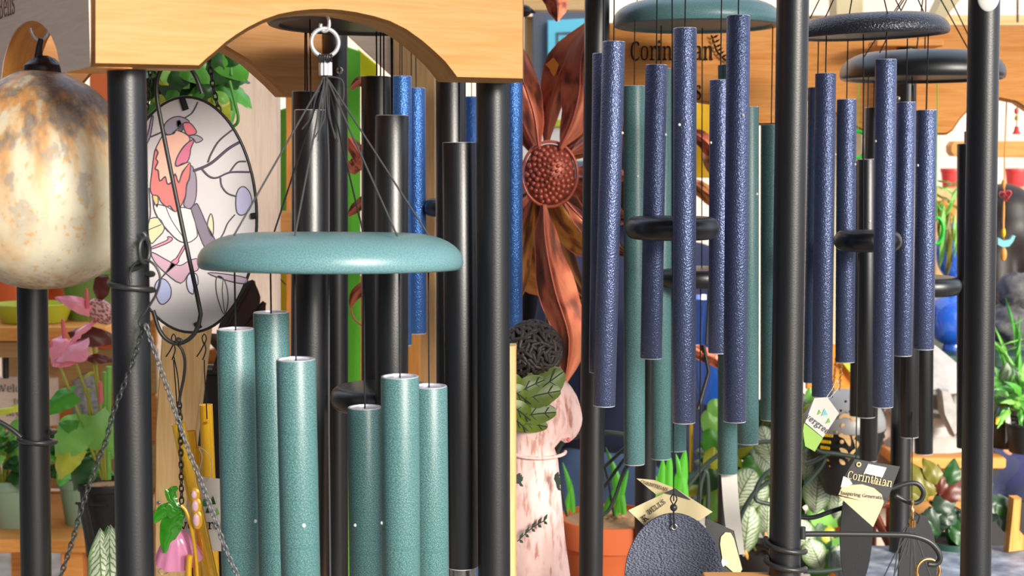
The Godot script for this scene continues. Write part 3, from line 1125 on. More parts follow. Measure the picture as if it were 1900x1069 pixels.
func navy_right():
	var c := P(1617, 68, 2.3)
	var o := thing("wind_chime", "dark navy hammered wind chime under a tilted charcoal disc, at the right", "wind chime", c)
	var mb := disc_mesh(139.0 * S(2.3), 0.034)
	for k in mb.v.size():
		mb.v[k] = Basis(Vector3.FORWARD, -0.035) * Basis(Vector3.RIGHT, 0.02) * mb.v[k] + c
	part("suspension_disc", mb, M.navy_disc, o)
	add_tubes(o, [[1517, 163, 1508, 709, 2.42, 0], [1532, 137, 1525, 735, 2.26, 287, 0.95], [1571, 185, 1568, 671, 2.38, 305, 0.75], [1644, 111, 1638, 754, 2.2, 262, -0.96], [1681, 190, 1674, 659, 2.36, 0], [1719, 205, 1714, 647, 2.28, 307, -0.9]], 0.0158, M.navy, c.y + 0.002, 0.001)
	var cl := clapper_mesh(62.0 * S(2.3), 0.032)
	var cc := P(1610, 447, 2.3)
	for k in cl.v.size():
		cl.v[k] += cc
	part("clapper", cl, M.black, o)
	var cs := MB.new()
	cs.tube([P(1602, 60, 2.29), P(1602, 428, 2.29)], 0.001, 6)
	cs.tube([P(1593, 470, 2.3), P(1588, 880, 2.3)], 0.001, 6)
	part("clapper_string", cs, M.string_dark, o)
	for q in [[1503, 34, 1522, -4, 2.28], [1532, 31, 1548, -4, 2.2], [1576, 26, 1581, -4, 2.2], [1647, 27, 1640, -4, 2.2], [1661, 24, 1680, -4, 2.3], [1674, 24, 1652, -20, 2.33], [1718, 32, 1702, -4, 2.3]]:
		var s := MB.new()
		var a := P(q[0], q[1], q[4])
		var b := P(q[2], q[3], q[4])
		s.tube([a, b, b + (b - a) * 4.0], 0.001, 6)
		part("string", s, M.string_dark, o)
	var sp := PackedVector2Array()
	for k in 48:
		var a := TAU * k / 48.0
		sp.append(Vector2(cos(a) * 0.0265, sin(a) * 0.10))
	var sl := MB.new()
	sl.t = Transform3D(Basis(Vector3.BACK, -0.02), P(1589, 985, 2.3))
	sl.prism(sp, 0.0016, -0.0016, 0.0005)
	part("sail", sl, M.black, o)

func black_right():
	var c := P(1710, 148, 2.65)
	var o := thing("wind_chime", "matt black wind chime with a domed disc, behind the dark navy chime at right", "wind chime", c)
	var mb := disc_mesh(148.0 * S(2.65), 0.05)
	for k in mb.v.size():
		mb.v[k] += c
	part("suspension_disc", mb, M.black, o)
	add_tubes(o, [[1621, 200, 1611, 854, 2.72, 0], [1608, 296, 1607, 773, 2.56, 410, 0.1], [1600, 299, 1593, 771, 2.66, 0], [1690, 245, 1687, 810, 2.58, 0], [1717, 255, 1714, 841, 2.66, 0], [1793, 267, 1792, 830, 2.66, 0], [1806, 244, 1804, 836, 2.72, 0]], 0.0164, M.black, c.y + 0.002, 0.001)
	var cl := clapper_mesh(72.0 * S(2.65), 0.034)
	var cc := P(1710, 530, 2.65)
	for k in cl.v.size():
		cl.v[k] += cc
	part("clapper", cl, M.black, o)
	var cs := MB.new()
	cs.tube([P(1694, 158, 2.65), P(1694, 515, 2.65)], 0.001, 6)
	cs.tube([P(1694, 545, 2.65), P(1692, 935, 2.5)], 0.001, 6)
	part("clapper_string", cs, M.string_dark, o)
	for q in [[1602, 107, 1668, 8, 2.55], [1632, 98, 1680, 4, 2.55], [1700, 98, 1712, 0, 2.6], [1716, 98, 1718, 0, 2.6], [1797, 92, 1746, 0, 2.6], [1815, 103, 1760, -10, 2.7]]:
		var s := MB.new()
		var a := P(q[0], q[1], q[4])
		var b := P(q[2], q[3], q[4])
		s.tube([a, b, b + (b - a) * 0.6], 0.0012, 6)
		part("string", s, M.string_dark, o)
	var pz := PackedVector2Array()
	for k in 48:
		var a := TAU * k / 48.0
		pz.append(Vector2(cos(a) * 0.040, sin(a) * 0.11))
	var sl := MB.new()
	sl.t = Transform3D(Basis(Vector3.UP, 0.3), P(1702, 1066, 2.55))
	sl.prism(pz, 0.0016, -0.0016, 0.0005)
	part("sail", sl, M.black, o)
	var lp := MB.new()
	lp.tube(pix([[1700, 952], [1706, 958], [1702, 972]], 2.53, 4), 0.0012, 6)
	part("cord_loop", lp, M.string_dark, o)

# ---------------------------------------------------------------- left: hanging things
func chain(o: Node3D, path: Array, len: float, thick: float, m: Material):
	var lk := MB.new()
	var pts := []
	for k in 14:
		var a := TAU * k / 14.0
		pts.append(Vector3(cos(a) * len * 0.26, sin(a) * len * 0.5, 0))
	lk.tube(pts, thick, 6, true)
	var mesh := lk.mesh()
	var acc := 0.0
	var next := 0.0
	var cnt := 0
	for k in path.size() - 1:
		var a: Vector3 = path[k]
		var b: Vector3 = path[k + 1]
		var l := (b - a).length()
		while next <= acc + l:
			var d := (b - a) / l
			var x := d.cross(Vector3(0.3, 0, 1)).normalized()
			var z := x.cross(d)
			var bs := Basis(x, d, z) * Basis(Vector3.UP, PI / 2.0 * (cnt % 2) + 0.5)
			put("link", mesh, m, Transform3D(bs, a + d * (next - acc)), o)
			next += len * 0.74
			cnt += 1
		acc += l

func left_items():
	# mottled ball
	var c := P(80, 330, 1.73)
	var s := S(1.73)
	var o := thing("ceramic_ball", "large mottled cream ball with rust runs and dark cap, hung in the left arch", "ornament", c)
	var pr := []
	var raw := [[0, 134], [30, 134], [45, 138], [70, 151], [98, 168], [121, 194], [140, 227], [158, 270], [172, 320], [178, 365], [174, 410], [160, 450], [140, 480], [108, 506], [72, 524], [36, 534], [0, 536]]
	for q in curve(raw.map(func(w): return Vector2(w[0] * s, -w[1] * s)), 3):
		pr.append(Vector2(maxf(q.x, 0.0), q.y + 330.0 * s))
	var mb := MB.new()
	var cnt := pr.size()
	mb.sheet(cnt, 64, func(i, j):
		var a: float = TAU * j / 64.0
		return c + Vector3(cos(a) * maxf(pr[i].x, 0.0001), pr[i].y, sin(a) * maxf(pr[i].x, 0.0001)), true, c)
	part("ball", mb, M.ball_glaze, o)
	var cp := MB.new()
	cp.t = Transform3D(Basis(), P(82, 137, 1.73))
	cp.lathe([Vector2(0.0225, -0.002), Vector2(0.0232, 0.0), Vector2(0.0232, 0.009), Vector2(0.022, 0.0105), Vector2(0.017, 0.014), Vector2(0.010, 0.0185), Vector2(0.006, 0.021), Vector2(0.0, 0.021)], 36)
	var cap := part("cap", cp, M.brown_metal, o)
	for k in 14:
		var a := TAU * k / 14.0
		var lf := MB.new()
		var b0 := P(82, 137, 1.73)
		lf.blade([b0 + Vector3(cos(a) * 0.005, 0.021, sin(a) * 0.005), b0 + Vector3(cos(a) * 0.013, 0.018, sin(a) * 0.013), b0 + Vector3(cos(a) * 0.021, 0.011, sin(a) * 0.021)], [0.001, 0.0035, 0.001], Vector3(cos(a), 1, sin(a)).normalized(), 0.3, 3)
		part("embossed_leaf", lf, M.iron, cap)
	var st := MB.new()
	st.tube(pix([[75, 107], [74, 88], [77, 72]], 1.735, 4), 0.0030, 8)
	st.tube(pix([[68, 107], [71, 90], [76, 72]], 1.725, 4), 0.0030, 8)
	part("hanging_loop", st, M.iron, o)
	var h := thing("ceiling_hook", "pale metal cup hook in the left arch, carrying the mottled ball", "hook", P(74, 60, 1.73))
	var hm := MB.new()
	hm.tube(pix([[57, 52], [60, 62], [66, 70], [75, 74], [84, 68], [88, 57], [84, 47], [78, 38], [77, 22]], 1.73, 5), 0.0020, 10)
	part("shank", hm, M.silver, h)

	# long bent steel hook
	var hk := thing("s_hook", "long dark bent steel hook hanging in front of the robin panel", "hook", P(330, 130, 1.76))
	var hb := MB.new()
	hb.tube(pix([[375, 174], [362, 140], [340, 112], [312, 112], [293, 142], [291, 178], [300, 232], [336, 410], [368, 560], [371, 590], [360, 620], [338, 636], [316, 634], [297, 615], [284, 576]], 1.76, 6), 0.0027, 12)
	part("rod", hb, M.iron, hk)
	var wl := MB.new()
	wl.tube(pix([[330, 632], [331, 640], [338, 650], [343, 670], [341, 700], [334, 735], [333, 752]], 1.76, 6), 0.0018, 8)
	wl.tube(pix([[326, 634], [330, 628], [337, 632], [333, 640]], 1.755, 5), 0.0016, 8)
	part("wire_link", wl, M.iron, hk)
	sun_catcher()

	# small wire hook and two chains
	var sh := thing("s_hook", "small thin wire hook at the near corner post, holding two chains", "hook", P(270, 540, 1.52))
	var sm := MB.new()
	sm.tube(pix([[243, 527], [241, 508], [250, 490], [268, 482], [287, 492], [297, 516], [290, 545], [272, 575], [259, 594], [260, 605], [268, 608], [280, 598]], 1.525, 6), 0.0014, 8)
	part("rod", sm, M.iron, sh)
	var eye := torus(P(268, 465, 1.525), Vector3(1, 0, 0.5), 0.013, 0.0024, 24, 8, 0.6)
	part("eye", eye, M.iron, sh)
	var c1 := thing("chain", "dark link chain slanting down left from the small wire hook", "chain", P(268, 606, 1.52), "chains from the small wire hook")
	chain(c1, pix([[266, 608], [245, 676], [213, 757], [197, 817], [185, 847], [157, 925], [135, 1002], [112, 1072], [100, 1110]], 1.52, 4), 0.0088, 0.0010, M.iron)
	var c2 := thing("chain", "grey link chain slanting down right across the teal tube", "chain", P(272, 606, 1.52), "chains from the small wire hook")
	chain(c2, pix([[272, 608], [300, 690], [334, 790], [352, 842], [372, 890], [396, 955], [420, 1022], [446, 1080], [456, 1110]], 1.51, 4), 0.0088, 0.00095, M.steel_dull)
	gold_chime()
	var leg := thing("pine_plank", "pale pine plank leg leaning behind the gold tubes", "plank", P(330, 1069, 2.3))
	var lm := MB.new()
	var poly := PackedVector2Array()
	var o2 := P(330, 800, 2.3)
	for q in [[301, 606], [388, 606], [359, 840], [344, 1022], [344, 1150], [286, 1150], [288, 800]]:
		var p := P(q[0], q[1], 2.3)
		poly.append(Vector2(p.x - o2.x, p.y - o2.y))
	lm.t = Transform3D(Basis(), o2)
	lm.prism(poly, 0.0, -0.03, 0.002)
	part("board", lm, M.wood_pale_upright, leg)
	screw_head(P(295, 933, 2.297), Vector3(0, 0, 1), 0.0032, leg)
	var ey := torus(P(303, 1060, 2.29), Vector3(0.5, 1, 0.6), 0.006, 0.0009, 20, 6, 1.4)
	part("screw_eye", ey, M.steel, leg)

func z1(l: Array) -> Array:
	return l.map(func(q): return [260.0 + q[0] / 3.817, 120.0 + q[1] / 3.817])

func z2(l: Array) -> Array:
	return l.map(func(q): return [260.0 + q[0] / 3.817, 380.0 + q[1] / 3.817])

func sun_catcher():
	var d := 1.95
	var c := P(350, 400, d)
	var s := S(d)
	var o := thing("sun_catcher", "oval white glass panel with a painted red-breasted robin, black rimmed", "sun catcher", c)
	var poly := PackedVector2Array()
	var rim := []
	for k in 72:
		var a := TAU * k / 72.0
		poly.append(Vector2(cos(a) * 125.0 * s, sin(a) * 217.0 * s))
		rim.append(c + Vector3(cos(a) * 126.0 * s, sin(a) * 218.0 * s, -0.001))
	var mb := MB.new()
	mb.t = Transform3D(Basis(), c)
	mb.prism(poly, 0.0, -0.003)
	part("glass_panel", mb, M.panel, o)
	var rm := MB.new()
	rm.tube(rim, 0.0021, 8, true)
	part("rim", rm, M.iron, o)
	for q in [[338, 183, 345, 204], [476, 400, 466, 401], [370, 610, 364, 598]]:
		var cl := MB.new()
		cl.tube([P(q[0], q[1], d - 0.002), P(q[2], q[3], d - 0.002)], 0.0042, 10)
		part("clip", cl, M.string_dark, o)
	var pieces := [
		["8f8798", z1([[170, 450], [185, 410], [230, 375], [285, 368], [330, 385], [350, 408], [305, 415], [292, 440], [255, 462], [245, 485], [215, 495], [186, 490]])],
		["f7dfae", z1([[262, 402], [283, 396], [294, 424], [280, 452], [263, 436]])],
		["4a4650", z1([[276, 436], [296, 427], [306, 452], [290, 476], [278, 462]])],
		["ea6a78", z1([[308, 416], [350, 411], [385, 446], [400, 484], [345, 500], [320, 470]])],
		["9a93a2", z1([[350, 505], [402, 500], [446, 530], [402, 552], [382, 527]])],
		["f3b6a0", z1([[165, 502], [215, 497], [252, 468], [300, 478], [345, 506], [352, 538], [310, 578], [270, 640], [250, 698], [265, 722], [352, 690], [300, 758], [275, 830], [250, 770], [222, 830], [195, 840], [180, 790], [142, 820], [132, 750], [110, 735], [130, 690], [116, 665], [131, 620], [112, 600], [140, 540]])],
		["cf6585", z1([[385, 535], [356, 541], [312, 582], [272, 642], [254, 696], [266, 718], [300, 700], [335, 690], [355, 640], [362, 590]])],
		["e86a68", z1([[108, 604], [127, 622], [113, 664], [126, 690], [106, 737], [128, 754], [140, 826], [178, 797], [194, 846], [224, 836], [250, 779], [275, 838], [304, 763], [357, 696], [350, 800], [330, 850], [322, 930], [285, 1010], [250, 1040], [215, 1000], [190, 1005], [150, 970], [130, 930], [90, 920], [75, 870], [85, 770]])],
		["8b7f92", z1([[361, 712], [396, 780], [401, 900], [386, 980], [350, 1020], [312, 992], [326, 930], [334, 852], [354, 802]])],
		["e9b36c", z1([[88, 930], [128, 935], [122, 1010]])],
		["e6d9d4", z2([[100, 0], [190, 14], [250, 50], [290, 20], [340, 26], [372, 50], [405, 190], [398, 232], [340, 268], [270, 250], [200, 182], [130, 92]])],
		["6f687a", z2([[364, 30], [388, 0], [412, 0], [470, 130], [520, 222], [540, 272], [505, 285], [470, 312], [430, 232], [384, 100]])],
		["c8c79a", z2([[52, 122], [130, 92], [174, 170], [120, 240], [76, 268]])],
		["c9c8a4", z2([[502, 62], [520, 120], [515, 228], [478, 150]])],
		["b992a8", z2([[86, 336], [210, 402], [285, 430], [350, 395], [410, 385], [410, 462], [350, 480], [290, 555], [182, 482], [106, 402]])],
		["b3a0b4", z2([[480, 482], [600, 490], [752, 518], [736, 558], [600, 530]])],
		["d88096", z2([[198, 226], [230, 236], [210, 264], [95, 310], [90, 296], [194, 250]])],
		["d0738f", z2([[308, 292], [321, 300], [276, 380], [270, 410], [180, 490], [148, 524], [210, 440], [226, 400], [264, 370]])],
		["a5aede", z2([[105, 590], [130, 532], [180, 530], [220, 590], [214, 660], [166, 704], [130, 680]])],
		["c3c8e6", z2([[330, 540], [350, 490], [400, 490], [412, 560], [382, 590], [380, 630], [345, 610]])],
		["a9a9d2", z1([[680, 950], [700, 880], [740, 865], [780, 910], [792, 990], [742, 1060], [690, 1050]])],
		["c9c6c4", z2([[545, 510], [590, 520], [618, 600], [622, 700], [596, 775], [560, 690], [540, 600]])],
		["8f86a0", z1([[60, 480], [84, 372], [95, 374], [76, 500], [48, 562], [44, 540]])],
	]
	var edge := MB.new()
	var used := {}
	for q in pieces:
		if not used.has(q[0]):
			used[q[0]] = mat("glass_" + q[0], Color(q[0]).lerp(Color("d8d4d8"), 0.18).to_html(false), 0.3)
		var pp := PackedVector2Array()
		var ln := []
		var ring := []
		for w in q[1]:
			ring.append(Vector2(w[0], w[1]))
		var nn := ring.size()
		var smooth := []
		for k in nn:
			for st in 3:
				smooth.append(ring[k].cubic_interpolate(ring[(k + 1) % nn], ring[(k + nn - 1) % nn], ring[(k + 2) % nn], st / 3.0))
		for w in smooth:
			var p := P(w.x, w.y, d)
			pp.append(Vector2(p.x - c.x, p.y - c.y))
			ln.append(p + Vector3(0, 0, 0.0010))
		var pm := MB.new()
		pm.t = Transform3D(Basis(), c)
		pm.prism(pp, 0.0010, -0.0002)
		part("glass_piece", pm, used[q[0]], o)
		edge.tube(ln, 0.00075, 5, true)
	part("lead_outline", edge, M.lead, o)
	for q in [[z1([[410, 265], [370, 340], [320, 375]]), 1.2], [z1([[655, 460], [560, 540], [505, 630], [482, 690]]), 1.5], [z1([[702, 550], [620, 600], [500, 700], [380, 752]]), 2.6], [z1([[440, 740], [490, 790], [545, 800], [640, 762], [776, 760]]), 1.6], [z1([[750, 685], [690, 692], [635, 762]]), 1.4], [z1([[570, 800], [580, 860], [620, 910], [680, 932]]), 1.3], [z1([[75, 512], [150, 480]]), 1.5], [z2([[672, 70], [622, 130], [592, 200], [552, 264]]), 1.1], [z2([[64, -120], [74, 60], [54, 150]]), 1.0], [z2([[90, -60], [110, 60], [200, 190]]), 0.9], [z2([[180, 10], [230, 120], [330, 262]]), 0.8], [z2([[590, 520], [582, 620], [600, 770]]), 0.8], [z2([[54, 180], [150, 140]]), 0.8]]:
		var lm := MB.new()
		lm.tube(pix(q[0], d - 0.001, 6), 0.0008 * q[1], 6)
		part("lead_line", lm, M.lead, o)
	# two chains to the beam and two twisted wire loops below
	var k1 := thing("chain", "short dark chain at the upper left of the robin panel", "chain", P(278, 140, d), "chains that carry the robin panel")
	chain(k1, pix([[281, 90], [278, 150], [272, 205], [268, 260]], d + 0.004, 4), 0.0105, 0.0011, M.iron)
	var k2 := thing("chain", "dark chain running up from the robin panel's upper right edge", "chain", P(398, 140, d), "chains that carry the robin panel")
	chain(k2, pix([[381, 60], [392, 140], [402, 190], [411, 216]], d + 0.004, 4), 0.0115, 0.0011, M.iron)
	for x in [322, 379]:
		var w := MB.new()
		w.tube(pix([[x, 640], [x - 4, 628], [x, 620], [x + 4, 628], [x, 640]], d, 4), 0.0009, 6)
		w.tube(pix([[x + 2, 634], [x - 6, 650], [x - 14, 662]], d - 0.002, 4), 0.0010, 6)
		w.tube(pix([[x, 636], [x + 3, 650], [x - 3, 668]], d, 4), 0.0010, 6)
		part("wire_loop", w, M.iron, o)

func gold_chime():
	var d := 1.88
	var o := thing("wind_chime", "small gold wind chime hanging below the robin panel", "wind chime", P(360, 760, d))
	for q in [[331, 786, 398, 1100, 1.86, 0.0088], [382, 751, 396, 1100, 1.92, 0.0088], [352, 800, 384, 1100, 1.95, 0.0086], [362, 830, 372, 1100, 1.95, 0.0084]]:
		var a := P(q[0], q[1], q[4])
		var b := P(q[2], q[3], q[4])
		var up := (a - b).normalized()
		var fr := MB.new().frame(up)
		var len := (a - b).length()
		var mb := MB.new()
		mb.t = Transform3D(Basis(fr.x, up, -fr.y).orthonormalized(), b)
		mb.lathe([Vector2(q[5] * 0.85, 0), Vector2(q[5], 0.0004), Vector2(q[5], len), Vector2(q[5] * 0.88, len), Vector2(q[5] * 0.86, len - 0.02)], 28)
		part("tube", mb, M.gold, o)
	for q in [[[322, 668], [326, 720], [331, 790]], [[322, 660], [330, 700], [333, 745]], [[379, 668], [380, 700], [383, 752], [384, 778]]]:
		var s := MB.new()
		s.tube(pix(q, d, 4), 0.0008, 6)
		part("string", s, M.string_dark, o)
	var ck := MB.new()
	ck.ball(P(386, 783, 1.905), Vector3(0.0022, 0.002, 0.0022), 8, 10)
	part("string_knot", ck, M.gold, o)
	chain(o, pix([[333, 752], [335, 790], [336, 860], [337, 930]], d - 0.03, 4), 0.0105, 0.0010, M.iron)
	# glass flower spray
	var fl := thing("glass_flower", "pink fluted glass blossom with glossy green leaves and pearl-beaded gold stem", "ornament", P(322, 1000, 1.82))
	var e := 1.82
	var cup := MB.new()
	var cc := P(326, 985, e)
	cup.sheet(8, 40, func(i, j):
		var a: float = TAU * j / 40.0
		var t: float = i / 7.0
		var r: float = 0.006 + 0.024 * pow(t, 0.7) * (1.0 + 0.06 * cos(a * 10.0))
		return cc + Basis(Vector3.RIGHT, 0.35) * Vector3(cos(a) * r, -0.042 * t, sin(a) * r), true, cc + Vector3(0, -0.02, 0))
	part("blossom", cup, M.glass_flower, fl)
	for q in [[[[330, 905], [318, 912], [322, 930], [335, 945]], 0.006], [[[307, 908], [318, 930], [340, 946]], 0.004], [[[285, 970], [300, 950], [320, 945], [338, 948]], 0.009], [[[340, 948], [322, 965], [312, 990], [305, 1026]], 0.014], [[[312, 935], [325, 950], [342, 960]], 0.011]]:
		var lf := MB.new()
		var pth := pix(q[0], e - 0.012, 4)
		var cn := pth.size()
		lf.blade(pth, range(cn).map(func(k): return maxf(0.0008, q[1] * sin(PI * (0.08 + 0.88 * k / (cn - 1.0))))), Vector3(0.1, 0.25, 1).normalized(), 0.35, 5, 0.12)
		part("leaf", lf, M.glass_leaf, fl)
	var st := MB.new()
	st.tube(pix([[336, 938], [346, 950], [356, 985], [364, 1040], [368, 1110]], e - 0.015, 6), 0.0024, 10)
	st.tube(pix([[366, 910], [358, 950], [360, 1000], [362, 1110]], e - 0.01, 6), 0.0014, 8)
	st.tube(pix([[352, 1030], [350, 1060], [352, 1110]], e - 0.02, 6), 0.004, 8)
	part("stem", st, M.gold, fl)
	for q in [[362, 917, 7, 10, -0.2], [364, 938, 8, 13, -0.15], [366, 964, 8, 15, -0.1]]:
		var pc := P(q[0], q[1], e - 0.02)
		var set := MB.new()
		set.ball(pc, Vector3(q[2] + 2.5, q[3] + 3.5, 4) * S(e), 10, 18)
		var so := part("gold_setting", set, M.gold, fl)
		var pl := MB.new()
		pl.ball(pc + Vector3(-0.001, 0, 0.002), Vector3(q[2] - 1.5, q[3] - 2, 5) * S(e), 10, 18)
		part("pearl", pl, M.pearl_pink, so)
	# printed tag
	var t := thing("swing_tag", "white swing tag with green tree marks behind the gold tubes", "tag", P(380, 950, 1.9))
	card("card", [[336, 1010], [352, 888], [362, 884], [412, 889], [411, 1023], [384, 1022]], 1.893, M.paper, t)
	for q in [[379, 934, 10, 1], [395, 930, 10, 0], [403, 950, 8, 2], [385, 948, 7, 0]]:
		var poly := [[q[0] - q[2] * 0.55, q[1] + q[2] * 0.6], [q[0], q[1] - q[2]], [q[0] + q[2] * 0.55, q[1] + q[2] * 0.6]]
		card("tree_mark", poly, 1.891, [M.leaf_dark, M.tree_green, M.leaf_light][q[3]], t, 0.0004)
	letters("evergreen", 0.0125, P(379, 974, 1.89), Basis(), M.ink, t)
	var lp := MB.new()
	lp.tube(pix([[366, 890], [375, 850], [370, 832], [380, 836], [392, 852], [392, 880], [382, 894]], 1.888, 5), 0.0005, 5)
	part("tag_string", lp, M.paper, t)

# ---------------------------------------------------------------- plants
func leaf_mesh(shape: String, sd: int) -> ArrayMesh:
	# a unit leaf, stalk end at the origin, one metre long towards +z, face up
	var r := RandomNumberGenerator.new()
	r.seed = sd
	var mb := MB.new()
	var n := 15
	var path := []
	var wid := []
	var droop := r.randf_range(0.15, 0.45)
	var bend := r.randf_range(-0.12, 0.12)
	for k in n:
		var t := k / (n - 1.0)
		path.append(Vector3(bend * t * t, 0.12 * sin(t * PI) - droop * t * t, t))
		var w := 0.0
		match shape:
			"oval": w = 0.27 * pow(sin(PI * pow(t, 0.8)), 0.8)
			"heart": w = 0.40 * pow(sin(PI * pow(clampf(t * 0.93 + 0.07, 0, 1), 0.55)), 0.75)
			"strap": w = 0.045 * pow(sin(PI * (0.1 + 0.9 * pow(t, 0.9)) * 0.999), 0.5)
			"lance": w = 0.15 * sin(PI * pow(t, 0.75))
		wid.append(maxf(w, 0.006))
	mb.sheet(n, 9, func(i, j):
		var s: float = j / 4.0 - 1.0
		var w: float = wid[i]
		var back := 0.0
		if shape == "heart" and i == 0:
			back = -0.16 * absf(s)
		return path[i] + Vector3(w * s, -0.35 * w * absf(s) + 0.03 * sin(i * 1.1 + s * 3.0) * absf(s), back + (0.05 * absf(s) if shape == "heart" else 0.0)))
	return mb.mesh()

var leaf_cache := {}
func leaf_kind(shape: String, k: int) -> ArrayMesh:
	var key := "%s%d" % [shape, k]
	if not leaf_cache.has(key):
		leaf_cache[key] = leaf_mesh(shape, 100 + k)
	return leaf_cache[key]

# one leaf with its stalk at `at`, its tip pointing along `dir`, its face towards `face`
func put_leaf(o: Node3D, shape: String, m: Material, at: Vector3, dir: Vector3, face: Vector3, len: float, wide := 1.0, k := 0):
	var z := dir.normalized()
	var x := face.cross(z).normalized()
	var y := z.cross(x).normalized()
	put("leaf", leaf_kind(shape, k % 4), m, Transform3D(Basis(x * len * wide, y * len, z * len), at), o)

# a leaf laid between two pixels
func pix_leaf(o: Node3D, shape: String, m: Material, a: Array, b: Array, d: float, wide := 1.0, face := Vector3(0, 0.45, 1), k := 0):
	var p := P(a[0], a[1], d + (a[2] if a.size() > 2 else 0.0))
	var q := P(b[0], b[1], d + (b[2] if b.size() > 2 else 0.0))
	put_leaf(o, shape, m, p, q - p, face, (q - p).length(), wide, k)

func pot(o: Node3D, at: Vector3, r: float, h: float, m: Material, soil: Material, rim := 0.12):
	# `at` is the middle of the rim's top
	var mb := MB.new()
	mb.t = Transform3D(Basis(), at)
	var rr := r * 0.72
	mb.lathe([Vector2(0, -h), Vector2(rr, -h), Vector2(rr + 0.002, -h + 0.003), Vector2(r * 0.93, -h * rim * 1.6 - 0.002), Vector2(r, -h * rim * 1.6), Vector2(r * 1.01, -h * 0.03), Vector2(r * 0.99, 0), Vector2(r * 0.93, 0), Vector2(r * 0.90, -h * 0.1), Vector2(0, -h * 0.1)], 40)
	var b := part("pot", mb, m, o)
	var so := MB.new()
	so.t = Transform3D(Basis(), at)
	so.sheet(6, 28, func(i, j):
		var a: float = TAU * j / 28.0
		var q: float = r * 0.905 * i / 5.0
		return Vector3(cos(a) * q, -h * 0.09 + 0.05 * r * sin(a * 5.0 + i * 2.0) * (1.0 - i / 5.0) + 0.05 * r, sin(a) * q), true, Vector3(0, -1, 0))
	part("soil", so, soil, o)
	return b

# a bushy crown of leaves round a point
func bush(o: Node3D, c: Vector3, ext: Vector3, n: int, shape: String, mats: Array, len: float, sd: int, wide := 1.0):
	var r := RandomNumberGenerator.new()
	r.seed = sd
	var stems := MB.new()
	for k in n:
		var a := r.randf() * TAU
		var e := r.randf_range(-0.35, 1.0)
		var q := sqrt(maxf(0.0, 1.0 - e * e)) * pow(r.randf(), 0.4)
		var dir := Vector3(cos(a) * q, e * 0.8, sin(a) * q)
		var at := c + Vector3(dir.x * ext.x, dir.y * ext.y, dir.z * ext.z) * r.randf_range(0.55, 1.0)
		var pt := (dir + Vector3(r.randf_range(-0.5, 0.5), r.randf_range(-0.5, 0.2), r.randf_range(-0.1, 0.6))).normalized()
		put_leaf(o, shape, mats[r.randi() % mats.size()], at, pt, (Vector3(dir.x * 0.5, 0.7, 0.8) + Vector3(r.randf_range(-0.3, 0.3), r.randf_range(-0.3, 0.3), 0)).normalized(), len * r.randf_range(0.7, 1.25), wide, r.randi())
		if k % 2 == 0:
			var root := c - Vector3(0, ext.y * 0.9, 0)
			stems.tube([root, root.lerp(at, 0.5) + Vector3(0, ext.y * 0.2, 0), at], len * 0.02 + 0.0005, 5)
	part("stems", stems, M.stem, o)

